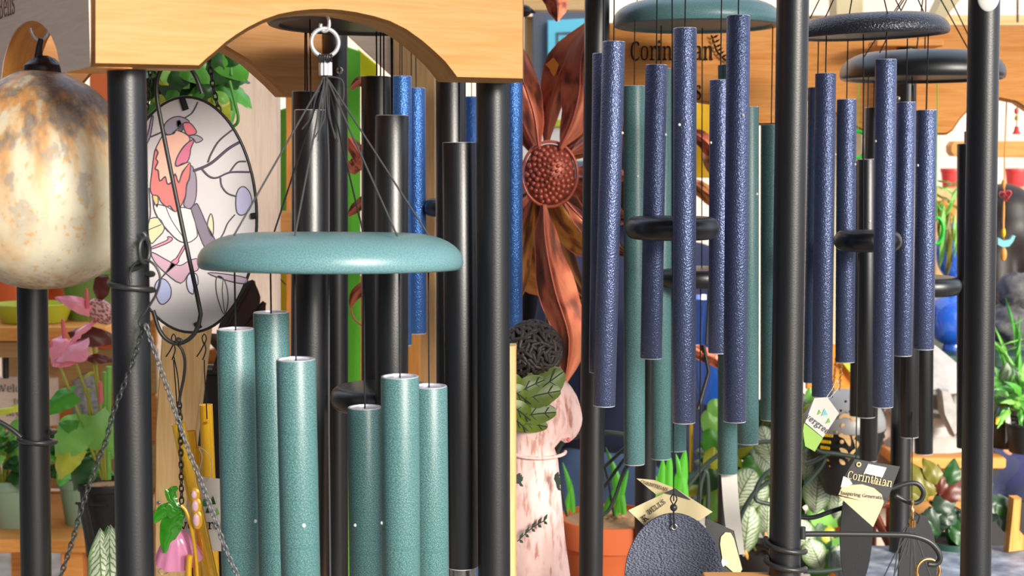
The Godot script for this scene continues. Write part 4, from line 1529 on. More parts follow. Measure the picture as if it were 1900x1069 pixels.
func left_shelves():
	var d := 3.1
	# shelf unit: two boards on uprights with a planked back
	var o := thing("shelf_unit", "orange timber plant shelf with two boards at the left edge", "shelf", Vector3(P(70, 0, d).x, 0, -3.25))
	var xl: float = P(-120, 0, d).x
	var xr: float = P(206, 0, d).x
	for q in [[607, "shelf_board"], [1001, "shelf_board"]]:
		var y: float = P(0, q[0], 3.0).y
		part(q[1], slab(Vector3(xl, y - 0.030, -3.42), Vector3(xr, y, -3.0), 0.003), M.wood_orange, o)
	for x in [xl + 0.03, P(108, 0, 3.05).x, xr - 0.03]:
		part("upright", slab(Vector3(x - 0.024, 0, -3.1), Vector3(x + 0.024, P(0, 1001, 3.0).y - 0.031, -3.04), 0.003), M.wood_orange, o)
	for x in [xl + 0.03, xr - 0.03]:
		part("upright", slab(Vector3(x - 0.024, 0, -3.46), Vector3(x + 0.024, P(0, 480, 3.4).y, -3.43), 0.003), M.wood_orange, o)
	for k in 5:
		var y0: float = P(0, 1000, 3.4).y + k * 0.115
		part("back_slat", slab(Vector3(xl, y0, -3.445), Vector3(xr, y0 + 0.108, -3.425), 0.003), M.wood_orange if k % 2 == 0 else M.wood_pale, o)
	var lg := MB.new()
	lg.tube([P(11, 634, 3.2), P(11, 702, 3.2)], 0.0065, 12)
	part("bracket", lg, M.iron, o)
	var bx := MB.new()
	var bb := P(60, 645, 3.2)
	bx.box(bb, Vector3(0.27, 0.035, 0.08), 0.003)
	part("crossbar", bx, M.wood_pale, o)

	# things on the upper board
	var y1: float = P(0, 607, 3.0).y
	var p1 := thing("plant_pot", "bright terracotta pot at the left picture edge, on the upper shelf board", "pot", Vector3(P(-8, 0, 3.2).x, y1, -3.2))
	pot(p1, Vector3(P(-8, 0, 3.2).x, y1 + 0.11, -3.22), 0.05, 0.11, M.terracotta, M.soil_dark)
	var p2 := thing("plant_pot", "orange pot just behind the rear post under the mottled ball", "pot", Vector3(P(88, 0, 3.2).x, y1, -3.28))
	pot(p2, Vector3(P(86, 0, 3.28).x, y1 + 0.12, -3.29), 0.04, 0.12, M.terracotta, M.soil_dark)
	var p3 := thing("plant_pot", "olive green plastic pot behind the pink flowers", "pot", Vector3(P(150, 0, 3.15).x, y1, -3.15))
	pot(p3, Vector3(P(152, 0, 3.15).x, y1 + 0.125, -3.15), 0.062, 0.125, M.pot_olive, M.soil_dark)
	var tr := thing("plant_tray", "lime green oval saucer on the upper shelf board", "tray", Vector3(P(40, 0, 3.05).x, y1, -3.08))
	var tm := MB.new()
	tm.t = Transform3D(Basis(), Vector3(P(34, 0, 3.05).x, y1, -3.09))
	tm.lathe([Vector2(0, 0.001), Vector2(0.066, 0.001), Vector2(0.070, 0.006), Vector2(0.083, 0.036), Vector2(0.086, 0.040), Vector2(0.083, 0.042), Vector2(0.078, 0.036), Vector2(0.066, 0.009), Vector2(0, 0.008)], 48, 1.0, 0.75)
	part("tray", tm, M.lime, tr)

	# plaque, stone
	var y2: float = P(0, 1001, 3.0).y
	var pl := thing("sign_plaque", "whitewashed board lettered Welcome behind the rear post", "sign", P(50, 770, 3.35))
	var pm := MB.new()
	var pc := P(46, 745, 3.36)
	pm.box(pc, Vector3(0.158, 0.115, 0.014), 0.003)
	part("board", pm, M.wood_white, pl)
	letters("Welcome", 0.017, P(34, 721, 3.346), Basis(), M.lead, pl)
	letters("to", 0.014, P(32, 744, 3.346), Basis(), M.lead, pl)
	letters("My", 0.016, P(24, 766, 3.346), Basis(), M.lead, pl)
	var stn := thing("stone_slab", "grey mottled stone block behind the pink flower stalks", "stone", P(160, 800, 3.3))
	var sm := MB.new()
	sm.sheet(9, 18, func(i, j):
		var a: float = TAU * j / 18.0
		var t: float = i / 8.0
		var r: float = 0.036 * pow(sin(PI * clampf(0.12 + 0.8 * t, 0, 1)), 0.35) * (1.0 + 0.10 * sin(a * 3.0 + t * 5.0))
		if i == 0 or i == 8:
			r *= 0.2
		return P(160, 692, 3.33) + Vector3(cos(a) * r, -t * 0.15, sin(a) * r * 0.7), true, P(160, 760, 3.33))
	part("block", sm, M.stone_grey, stn)

	# pots of foliage on the lower board
	var g1 := thing("potted_plant", "leafy plant in a pale green pot, left of the rear post", "plant", Vector3(P(10, 0, 3.1).x, y2, -3.12))
	pot(g1, Vector3(P(-6, 0, 3.1).x, y2 + 0.105, -3.12), 0.052, 0.105, M.pot_green, M.soil_dark)
	bush(g1, P(6, 850, 3.1), Vector3(0.075, 0.075, 0.07), 60, "oval", [M.leaf, M.leaf_light, M.leaf, M.leaf_dark], 0.055, 11)
	var g2 := thing("potted_plant", "leafy plant in a pale green pot, between the rear post and the chain", "plant", Vector3(P(132, 0, 3.1).x, y2, -3.12))
	pot(g2, Vector3(P(128, 0, 3.12).x, y2 + 0.105, -3.14), 0.056, 0.105, M.pot_green, M.soil_dark)
	bush(g2, P(128, 862, 3.14), Vector3(0.07, 0.055, 0.06), 46, "oval", [M.leaf, M.leaf_light, M.leaf_dark, M.leaf_dark], 0.055, 12)

	# anthurium in a black pot on a wire stand
	var an := thing("potted_plant", "pink-flowered plant with heart leaves in a black pot behind the slanting chain", "plant", P(188, 1040, 2.75))
	var e := 2.75
	pot(an, P(196, 893, e), 0.052, 0.145, M.pot_black, M.soil, 0.06)
	var stand := MB.new()
	for q in [[[147, 936], [176, 1075]], [[160, 930], [190, 1075]], [[140, 934], [200, 938]]]:
		stand.tube(pix(q, e - 0.06, 2), 0.0026, 7)
	part("wire_stand", stand, M.iron, an)
	for q in [[[190, 890], [150, 780], [125, 715], [104, 664]], [[192, 890], [178, 790], [150, 700], [126, 634]], [[194, 890], [186, 760], [176, 660], [163, 572]], [[196, 890], [170, 800], [164, 730]], [[196, 890], [188, 770], [172, 672]]]:
		var s := MB.new()
		s.tube(pix(q, e - 0.02, 6), 0.0032, 8)
		part("stalk", s, M.stem, an)
	for q in [[[197, 890], [196, 790], [196, 690]], [[201, 890], [201, 780], [202, 680]]]:
		var s := MB.new()
		s.tube(pix(q, e - 0.01, 4), 0.006, 8)
		part("stalk", s, M.leaf_light, an)
	# leaves: pixels of the stalk end and of the tip
	for q in [["heart", "leaf_light", [152, 792], [88, 836], 1.25], ["heart", "leaf_light", [172, 772], [196, 856], 0.95], ["heart", "leaf_yellow", [140, 830], [94, 884], 0.9], ["heart", "leaf_bright", [136, 730], [72, 762], 0.75], ["lance", "leaf_yellow", [60, 757], [-40, 764], 0.5], ["heart", "leaf", [152, 800], [110, 780], 0.8], ["oval", "leaf", [180, 860], [150, 900], 1.0], ["oval", "leaf_dark", [170, 850], [120, 905], 1.0], ["oval", "leaf_red", [200, 512], [168, 556], 1.3], ["lance", "leaf_red", [126, 618], [225, 640], 1.3], ["lance", "leaf_red", [158, 664], [215, 672], 1.1], ["lance", "leaf_yellow", [175, 690], [150, 700], 0.9]]:
		pix_leaf(an, q[0], M[q[1]], q[2], q[3], e - 0.03, q[4])
	# flowers
	for q in [[[128, 632], [92, 668, -0.03], 1.3], [[166, 574], [109, 547, -0.02], 0.62], [[126, 640], [178, 588, 0.01], 0.35], [[104, 668], [148, 666, -0.02], 0.7], [[128, 640], [140, 660, -0.05], 1.6]]:
		var fl := MB.new()
		pix_leaf(an, "heart", M.pink_petal, q[0], q[1], e - 0.04, q[2])
	for q in [[[120, 628], [116, 592]], [[162, 572], [161, 536]], [[100, 664], [94, 632]], [[187, 748], [186, 708]]]:
		var sp := MB.new()
		sp.tube(pix(q, e - 0.045, 3), [0.0042, 0.0045, 0.004, 0.0024], 10)
		part("spadix", sp, M.pink_spadix, an)
	var bud := MB.new()
	var bc := P(188, 578, e - 0.02)
	bud.t = Transform3D(Basis(Vector3.BACK, -0.7), bc)
	bud.ball(Vector3.ZERO, Vector3(0.030, 0.021, 0.02), 14, 20)
	part("speckled_bud", bud, M.pink_speckled, an)
	var yb := MB.new()
	yb.ball(P(164, 724, e - 0.02), Vector3.ONE * 0.004, 8, 10)
	part("bud", yb, M.leaf_yellow, an)

	var vp := thing("potted_plant", "striped green leaves rising at the foot of the near corner post", "plant", P(200, 1110, 2.0))
	for q in [[[205, 1130], [182, 1052]], [[212, 1130], [205, 985]], [[196, 1120], [186, 990]], [[214, 1140], [222, 1000]]]:
		pix_leaf(vp, "oval", M.leaf_variegated, q[0], q[1], 2.0, 0.8)
		pix_leaf(vp, "oval", M.leaf, [q[0][0] + 6, q[0][1], 0.03], [q[1][0] + 12, q[1][1] - 4, 0.03], 2.0, 0.7)
	var bl := thing("glazed_pot", "rounded cobalt blue rim at the foot of the near corner post", "pot", P(230, 1090, 1.75))
	var bm := MB.new()
	bm.ball(P(231, 1083, 1.75), Vector3(0.016, 0.013, 0.016), 12, 24)
	part("pot", bm, M.glaze_blue, bl)

# ---------------------------------------------------------------- middle: flower, boards, plants
func flat_board(called: String, label: String, cat: String, pts: Array, d: float, m: Material, thick := 0.02, group := "") -> Node3D:
	var c := Vector3.ZERO
	for q in pts:
		c += P(q[0], q[1], d)
	c /= pts.size()
	var o := thing(called, label, cat, c, group)
	var poly := PackedVector2Array()
	for q in pts:
		var p := P(q[0], q[1], d)
		poly.append(Vector2(p.x - c.x, p.y - c.y))
	var mb := MB.new()
	mb.t = Transform3D(Basis(), c)
	mb.prism(poly, 0.0, -thick, minf(0.002, thick * 0.3))
	var lo := poly[0]
	var hi := poly[0]
	for q in poly:
		lo = lo.min(q)
		hi = hi.max(q)
	if hi.y - lo.y > hi.x - lo.x and M.has(m.resource_name + "_upright"):
		m = M[m.resource_name + "_upright"]
	part("board", mb, m, o)
	return o

# a creased metal petal: points along the spine, half widths in pixels
func petal(o: Node3D, pts: Array, wid: Array, d: float, m: Material, face := Vector3(0, 0, 1), fold := 0.35):
	var n := pts.size()
	var path := pix(pts, d, 4)
	var w := []
	for k in path.size():
		var t := float(k) / (path.size() - 1) * (wid.size() - 1)
		var i := mini(int(t), wid.size() - 2)
		w.append(lerpf(wid[i], wid[i + 1], smoothstep(0, 1, t - i)) * S(d))
	var mb := MB.new()
	mb.blade(path, w, face, fold, 9, 0.02)
	var p := part("petal", mb, m, o)
	var rib := MB.new()
	var rw := []
	for k in path.size():
		rw.append(maxf(0.0006, 0.0022 * (1.0 - 0.7 * k / path.size())))
	rib.tube(path.map(func(q): return q + Vector3(0, 0, 0.001)), rw, 6)
	part("rib", rib, m if m == M.brown_metal else M.copper_dome, p)
	var e := MB.new()
	var l := []
	for k in path.size():
		var dd: Vector3 = (path[mini(k + 1, path.size() - 1)] - path[maxi(k - 1, 0)]).normalized()
		var side := dd.cross(face).normalized()
		l.append(path[k] + side * w[k] - side.cross(dd).normalized() * (fold * w[k]))
	e.tube(l, 0.0007, 5)
	part("rolled_edge", e, m if m == M.brown_metal else M.copper_dome, p)

func middle_items():
	# hanging plant above the robin panel
	var hp := thing("hanging_plant", "trailing broad-leaved plant hanging behind the robin panel's top", "plant", P(360, 110, 2.5))
	for q in [["heart", "leaf_dark", [400, 95], [428, 165], 1.3], ["heart", "leaf", [345, 100], [420, 150], 1.2], ["heart", "leaf", [420, 100], [448, 150], 1.5], ["oval", "leaf_light", [300, 120], [345, 165], 1.4], ["heart", "leaf_dark", [330, 120], [290, 175], 1.3], ["oval", "leaf_yellow", [290, 150], [330, 140], 1.3], ["oval", "leaf", [380, 165], [340, 190], 1.2], ["oval", "leaf_yellow", [300, 175], [285, 215], 1.2], ["oval", "leaf_light", [395, 170], [430, 205], 1.1], ["heart", "leaf_yellow", [400, 180], [420, 225], 1.0], ["oval", "leaf", [285, 190], [275, 235], 1.2], ["oval", "leaf_dark", [360, 120], [310, 150], 1.6], ["heart", "leaf_dark", [440, 90], [400, 110], 1.6], ["heart", "leaf", [310, 85], [280, 130], 1.4], ["oval", "leaf_dark", [370, 150], [395, 200], 1.3], ["oval", "leaf", [330, 165], [300, 200], 1.2], ["oval", "leaf_light", [350, 175], [375, 205], 1.2]]:
		pix_leaf(hp, q[0], M[q[1]], q[2], q[3], 2.5, q[4])
	bush(hp, P(352, 150, 2.62), Vector3(0.085, 0.06, 0.04), 60, "heart", [M.leaf, M.leaf_dark, M.leaf_dark, M.leaf_light], 0.06, 51)
	var hs := MB.new()
	hs.tube(pix([[426, 150], [436, 190], [442, 218], [437, 232], [420, 238]], 2.5, 5), 0.0028, 8)
	hs.tube(pix([[430, 140], [420, 90], [370, 60]], 2.5, 5), 0.003, 8)
	part("stem", hs, M.leaf, hp)
	var bk := MB.new()
	bk.t = Transform3D(Basis(), P(360, 60, 2.6))
	bk.lathe([Vector2(0, -0.07), Vector2(0.07, -0.07), Vector2(0.10, 0.06), Vector2(0.094, 0.06), Vector2(0.0, 0.04)], 32)
	part("basket", bk, M.pot_black, hp)
	# boards and panels behind the chimes on the left
	flat_board("plank", "whitewashed broad plank with a slanted top behind the robin panel", "plank", [[415, 188], [428, 162], [470, 128], [516, 150], [519, 2300], [415, 2300]], 2.75, M.wood_white, 0.03)
	flat_board("plank", "salmon orange plank standing between the mottled ball and the near corner post", "plank", [[166, 90], [215, 90], [215, 2000], [166, 2000]], 3.5, M.terracotta, 0.02)
	flat_board("plank", "pale orange upright plank right of the whitewashed plank, behind the big black tubes", "plank", [[530, 170], [560, 170], [560, 2300], [530, 2300]], 2.9, M.wood_orange, 0.03)
	flat_board("plank", "short orange cross plank behind the teal disc's left end", "plank", [[440, 392], [560, 392], [560, 432], [440, 432]], 2.782, M.wood, 0.03)
	flat_board("plank", "narrow deep orange plank beside the yellow panel", "plank", [[478, 505], [505, 505], [503, 2300], [478, 2300]], 2.82, M.orange_sticker, 0.02)
	var yp := flat_board("painted_panel", "bright yellow panel with a dark scroll, behind the teal tubes", "panel", [[500, 440], [534, 440], [534, 2300], [500, 2300]], 2.95, M.yellow_paint, 0.01)
	var sc := MB.new()
	sc.tube(pix([[506, 510], [514, 535], [519, 552], [516, 566]], 2.94, 4), 0.0012, 6)
	sc.tube(pix([[512, 508], [522, 520], [532, 530]], 2.94, 4), 0.0012, 6)
	part("scroll", sc, M.iron, yp)
	flat_board("painted_panel", "leaf-green painted panel left of the big black tubes", "panel", [[514, 205], [530, 200], [548, 250], [552, 2200], [524, 2200], [516, 330]], 2.98, M.green_paint, 0.012)
	flat_board("painted_panel", "leaf-green painted panel behind the centre post", "panel", [[640, 85], [668, 95], [668, 2200], [640, 2200]], 2.9, M.green_paint, 0.012)
	flat_board("painted_panel", "small yellow panel at the top right of the centre post", "panel", [[664, 90], [700, 120], [700, 2200], [672, 2200], [672, 156], [664, 150]], 3.0, M.yellow_paint, 0.012)
	flat_board("plank", "pale slanting brace under the arch, right of the centre post", "plank", [[640, 62], [812, 62], [812, 150], [735, 150]], 2.932, M.wood_white, 0.03)
	flat_board("plank", "tall beige plank behind the bright blue tubes", "plank", [[729, 62], [808, 62], [808, 2250], [760, 2250], [752, 700]], 2.9, M.wood_pale, 0.03)
	flat_board("plank", "deep orange plank at the left of the beige plank, low behind the teal tubes", "plank", [[740, 600], [779, 600], [779, 2250], [740, 2250]], 2.86, M.wood_orange, 0.03)
	flat_board("plank", "narrow pale batten beside the pink statue", "plank", [[930, 640], [958, 640], [958, 2700], [930, 2700]], 2.05, M.wood_pale, 0.02)
	flat_board("plank", "orange cross plank between the centre post and the black tubes", "plank", [[630, 515], [690, 510], [690, 2200], [630, 2200]], 2.95, M.wood_orange, 0.02)
	# small copper spinner behind the centre post
	var s1 := thing("garden_spinner", "small copper spinner with curled blades behind the centre post", "spinner", P(662, 300, 2.75))
	for q in [[[[650, 165], [668, 150], [690, 160], [690, 190]], [3, 10, 14, 4]], [[[648, 255], [660, 275], [680, 300], [700, 305]], [4, 14, 18, 6]], [[[690, 250], [670, 290], [655, 310], [645, 300]], [3, 12, 14, 4]], [[[646, 400], [660, 385], [678, 372], [695, 372]], [3, 10, 12, 4]]]:
		petal(s1, q[0], q[1], 2.75, M.copper, Vector3(0.2, 0.3, 1).normalized())
	stake(s1, 692, 300, 2.77)
	var s2 := thing("garden_spinner", "small round copper wheel above the black clapper, behind the big black tubes", "spinner", P(670, 570, 2.75))
	part("hoop", torus(P(690, 570, 2.75), Vector3(0, 0, 1), 0.040, 0.0018, 36, 8), M.copper_dome, s2)
	var hw := MB.new()
	hw.blade(pix([[650, 572], [660, 545], [690, 528], [720, 545]], 2.75, 4), range(13).map(func(k): return 0.001 + 0.012 * sin(PI * k / 12.0)), Vector3(0, 0.3, 1).normalized(), 0.4, 5)
	part("blade", hw, M.copper, s2)
	stake(s2, 700, 540, 2.77)
	# dark leaf-shaped metal piece and box, left middle
	var dm := thing("metal_leaf", "dark brown scorched metal leaves left of the teal tubes, below the robin panel", "ornament", P(450, 580, 2.6))
	for q in [[[[400, 640], [430, 590], [455, 545], [470, 520]], [8, 26, 30, 3]], [[[405, 650], [440, 620], [470, 590], [490, 560]], [6, 22, 20, 4]], [[[395, 690], [420, 640], [455, 605], [488, 575]], [4, 14, 16, 3]], [[[380, 620], [420, 640], [460, 635], [500, 610]], [4, 20, 22, 3]]]:
		petal(dm, q[0], q[1], 2.6, M.brown_metal, Vector3(-0.4, 0.2, 1).normalized())
	stake(dm, 440, 600, 2.62)
	var bx := thing("black_cabinet", "plain black cabinet behind the gold tubes and first teal tube", "cabinet", P(430, 820, 2.85))
	var bm := MB.new()
	var bt: Vector3 = P(432, 684, 2.9)
	bm.box(Vector3(bt.x, bt.y / 2.0, bt.z), Vector3(0.17, bt.y, 0.15), 0.004)
	part("box", bm, M.pot_black, bx)
	var ld := MB.new()
	ld.box(P(432, 680, 2.89), Vector3(0.18, 0.012, 0.16), 0.003)
	part("lid", ld, M.iron, bx)
	flat_board("plank", "reddish orange board with pale edge, on the black cabinet", "plank", [[366, 655], [470, 625], [470, 676], [366, 676]], 2.86, M.wood_orange, 0.02)

	copper_flower()
	# signs and a post, top middle
	var sg := flat_board("sign_board", "pale cyan framed sign behind the copper flower's top petals", "sign", [[1016, 38], [1092, 34], [1092, 170], [1016, 170]], 4.335, M.cyan, 0.02)
	card("frame_mark", [[1032, 60], [1060, 59], [1060, 63], [1036, 64], [1036, 92], [1032, 92]], 4.332, M.grey_blue, sg)
	card("frame_mark", [[1044, 70], [1060, 70], [1060, 90], [1044, 90]], 4.332, M.glaze_blue, sg)
	flat_board("sign_board", "grey board behind the cyan sign", "sign", [[988, 22], [1130, 22], [1130, 180], [988, 180]], 4.36, M.grey_blue, 0.02)
	flat_board("wooden_post", "pale wooden post with a dark groove left of the cyan sign", "post", [[972, 30], [1000, 30], [1000, 1500], [972, 1500]], 4.40, M.wood_pale, 0.06)
	flat_board("beam", "light timber beam across the very top, above the cyan sign", "beam", [[960, -30], [1130, -30], [1130, 20], [960, 20]], 4.37, M.wood_pale, 0.08)
	flat_board("painted_panel", "white shelf panel behind the copper dome's upper left", "panel", [[960, 180], [1130, 180], [1130, 300], [960, 300]], 4.35, M.white, 0.02)
	flat_board("painted_panel", "lime-yellow stripe behind the copper petals", "panel", [[1000, 222], [1120, 222], [1120, 236], [1000, 236]], 4.338, M.lime, 0.01)
	flat_board("painted_panel", "vivid green patch behind the left copper petal", "panel", [[962, 215], [982, 222], [984, 242], [962, 245]], 4.338, M.green_paint, 0.01)
	var bd := thing("bird_ornament", "dark glossy bird ornament peeping past the beam end at the top", "ornament", P(975, 18, 2.9))
	var bm2 := MB.new()
	bm2.ball(P(972, 20, 2.9), Vector3(0.016, 0.012, 0.014), 12, 18)
	part("head", bm2, M.iron, bd)
	var bk2 := MB.new()
	bk2.tube([P(984, 20, 2.9), P(994, 24, 2.9)], [0.006, 0.0008], 10)
	part("beak", bk2, M.iron, bd)
	stake(bd, 962, 20, 2.9)
	var cb := thing("metal_cabinet", "blue-grey cabinet behind the copper flower's lower petals", "cabinet", P(1045, 600, 4.4))
	var ct: Vector3 = P(1045, 300, 4.45)
	var cm := MB.new()
	cm.box(Vector3(ct.x, ct.y / 2.0, ct.z), Vector3(0.30, ct.y, 0.26), 0.006)
	part("carcass", cm, M.grey_blue, cb)
	var chd := MB.new()
	chd.tube([P(1030, 420, 4.31), P(1030, 450, 4.31)], 0.006, 8)
	part("handle", chd, M.steel, cb)
	# petal of another hanging copper flower
	var cl := thing("copper_leaf", "copper leaf tip hanging into the picture top, above the cyan sign", "ornament", P(1032, 0, 2.5))
	petal(cl, [[1025, -60], [1030, -20], [1034, 15], [1034, 40]], [26, 30, 18, 2], 2.5, M.copper)
	# objects glimpsed between the navy tubes
	flat_board("painted_panel", "bright yellow panel glimpsed between two navy tubes, under the engraved beam", "panel", [[1280, 195], [1330, 185], [1330, 330], [1286, 330], [1286, 1900], [1280, 1900]], 3.2, M.yellow_deep, 0.01)
	var gz := thing("gazing_ball", "bronze round ball glimpsed behind the navy tubes", "ornament", P(1345, 290, 3.0))
	var gb := MB.new()
	gb.ball(P(1350, 288, 3.0), Vector3.ONE * 0.052, 20, 32)
	part("ball", gb, M.bronze, gz)
	var gn := MB.new()
	gn.tube([P(1350, 335, 3.0), Vector3(P(1350, 335, 3.0).x, 0, -3.0)], 0.012, 12)
	part("stand", gn, M.iron, gz)
	var sp := thing("garden_spinner", "copper blades glimpsed between the navy tubes", "spinner", P(1310, 350, 2.95))
	petal(sp, [[1270, 240], [1300, 255], [1320, 275], [1330, 300]], [3, 14, 16, 4], 2.95, M.copper)
	petal(sp, [[1280, 330], [1300, 350], [1320, 365], [1335, 390]], [3, 14, 16, 4], 2.95, M.bronze)
	petal(sp, [[1270, 640], [1300, 655], [1330, 668], [1345, 690]], [3, 14, 14, 3], 2.8, M.copper)
	var rod := MB.new()
	rod.tube([P(1305, 640, 2.8), P(1315, 690, 2.8), P(1295, 760, 2.78)], 0.004, 10)
	rod.tube([P(1330, 270, 2.95), P(1310, 640, 2.8)], 0.003, 8)
	part("rod", rod, M.iron, sp)
	var bp := thing("glazed_pot", "cobalt blue glazed pot glimpsed between two navy tubes", "pot", P(1320, 700, 3.3))
	var pm := MB.new()
	pm.t = Transform3D(Basis(), P(1322, 745, 3.3))
	pm.lathe([Vector2(0, 0), Vector2(0.05, 0), Vector2(0.075, 0.06), Vector2(0.085, 0.14), Vector2(0.07, 0.22), Vector2(0.075, 0.24), Vector2(0.066, 0.24), Vector2(0.06, 0.21), Vector2(0, 0.2)], 40)
	part("pot", pm, M.glaze_blue, bp)
	stake(bp, 1322, 745, 3.3)

func stake(o: Node3D, px: float, py: float, d: float):
	var mb := MB.new()
	var a := P(px, py, d)
	mb.tube([a, Vector3(a.x, 0, a.z)], 0.005, 10)
	part("stake", mb, M.iron, o)

func copper_flower():
	var d := 2.62
	var c := P(1020, 323, d)
	var o := thing("metal_flower", "big copper garden flower with a beaded dome, between the two racks", "ornament", c)
	var s := S(d)
	# back whorl
	for q in [
		[[[1020, 330], [1060, 400], [1100, 430], [1160, 470]], [10, 46, 50, 6], 2.74, "bronze"],
		[[[1000, 350], [980, 420], [1010, 480], [1090, 560]], [10, 60, 70, 10], 2.78, "bronze"],
		[[[1020, 300], [1080, 260], [1130, 235], [1180, 200]], [8, 30, 40, 6], 2.72, "bronze"],
		[[[1005, 300], [975, 240], [960, 180], [950, 100]], [5, 20, 24, 6], 2.74, "copper"],
		[[[1014, 265], [1022, 190], [1048, 115], [1102, 40]], [5, 22, 34, 10], 2.70, "copper"],
		[[[1060, 340], [1090, 350], [1120, 380], [1160, 400]], [8, 26, 30, 5], 2.70, "copper"],
		[[[990, 360], [960, 440], [945, 520], [930, 600]], [8, 34, 38, 4], 2.74, "bronze"],
	]:
		petal(o, q[0], q[1], q[2], M[q[3]], Vector3(0.15, 0.25, 1).normalized())
	# front whorl
	for q in [
		[[[1040, 275], [1062, 225], [1075, 170], [1078, 110], [1098, 30]], [4, 26, 40, 34, 4], 2.60, Vector3(-0.25, 0.2, 1)],
		[[[1000, 272], [992, 215], [978, 170], [955, 110], [930, 70]], [4, 22, 34, 34, 6], 2.60, Vector3(0.35, 0.2, 1)],
		[[[1060, 285], [1090, 262], [1120, 240], [1160, 225]], [5, 18, 24, 4], 2.62, Vector3(0, 0.6, 1)],
		[[[1068, 318], [1100, 314], [1130, 318], [1170, 330]], [5, 16, 22, 4], 2.62, Vector3(0, 0.4, 1)],
		[[[1052, 375], [1080, 405], [1110, 430], [1150, 455]], [4, 16, 24, 4], 2.60, Vector3(0.2, 0.6, 1)],
		[[[1008, 380], [1012, 450], [1030, 540], [1056, 630], [1045, 722]], [5, 24, 38, 32, 2], 2.56, Vector3(-0.3, 0.1, 1)],
		[[[980, 365], [950, 400], [930, 440], [900, 480]], [5, 20, 26, 4], 2.62, Vector3(-0.3, 0.4, 1)],
	]:
		petal(o, q[0], q[1], q[2], M.copper, q[3].normalized(), 0.45)
	var dm := MB.new()
	dm.t = Transform3D(Basis(Vector3.RIGHT, PI / 2), c + Vector3(0, 0, 0.002))
	dm.lathe([Vector2(0, 0.020), Vector2(0.02, 0.0165), Vector2(0.034, 0.010), Vector2(0.0455, 0.0)], 48, 1.0, 1.18)
	var dome := part("dome", dm, M.brown_copper, o)
	var rg := []
	for k in 48:
		var a := TAU * k / 48.0
		rg.append(c + Vector3(cos(a) * 51.0 * s, sin(a) * 60.0 * s, 0.003))
	var rm := MB.new()
	rm.tube(rg, 0.0028, 10, true)
	part("rim", rm, M.copper_dome, o)
	var st := SphereMesh.new()
	st.radius = 1.0
	st.height = 2.0
	st.radial_segments = 14
	st.rings = 7
	var k := 0
	for q in 84:
		var rr := sqrt((q + 0.5) / 84.0)
		var a := q * 2.39996
		var r := rr * 0.0435
		var z := 0.020 * (1.0 - rr * rr)
		var sz := 0.0041 * (0.72 + 0.5 * rr) * (1.0 + 0.15 * sin(q * 7.1))
		if rr > 0.93:
			sz *= 0.8
		put("bead", st, M.copper_dome, Transform3D(Basis.from_scale(Vector3.ONE * sz), c + Vector3(cos(a) * r, sin(a) * r * 1.18, z + 0.003)), dome)
	var cd := [[1019, 128], [1028, 108], [1036, 118], [1036, 122], [1028, 142], [1021, 131]]
	card("price_sticker", [[1012, 120], [1027, 106], [1037, 120], [1033, 132], [1028, 142], [1021, 132], [1020, 128]], 2.60, M.orange_sticker, o)
	var stk := MB.new()
	stk.tube([P(1020, 330, 2.8), P(1020, 1069, 2.8), Vector3(P(1020, 1069, 2.8).x, 0, -2.8)], 0.008, 12)
	part("stake", stk, M.iron, o)

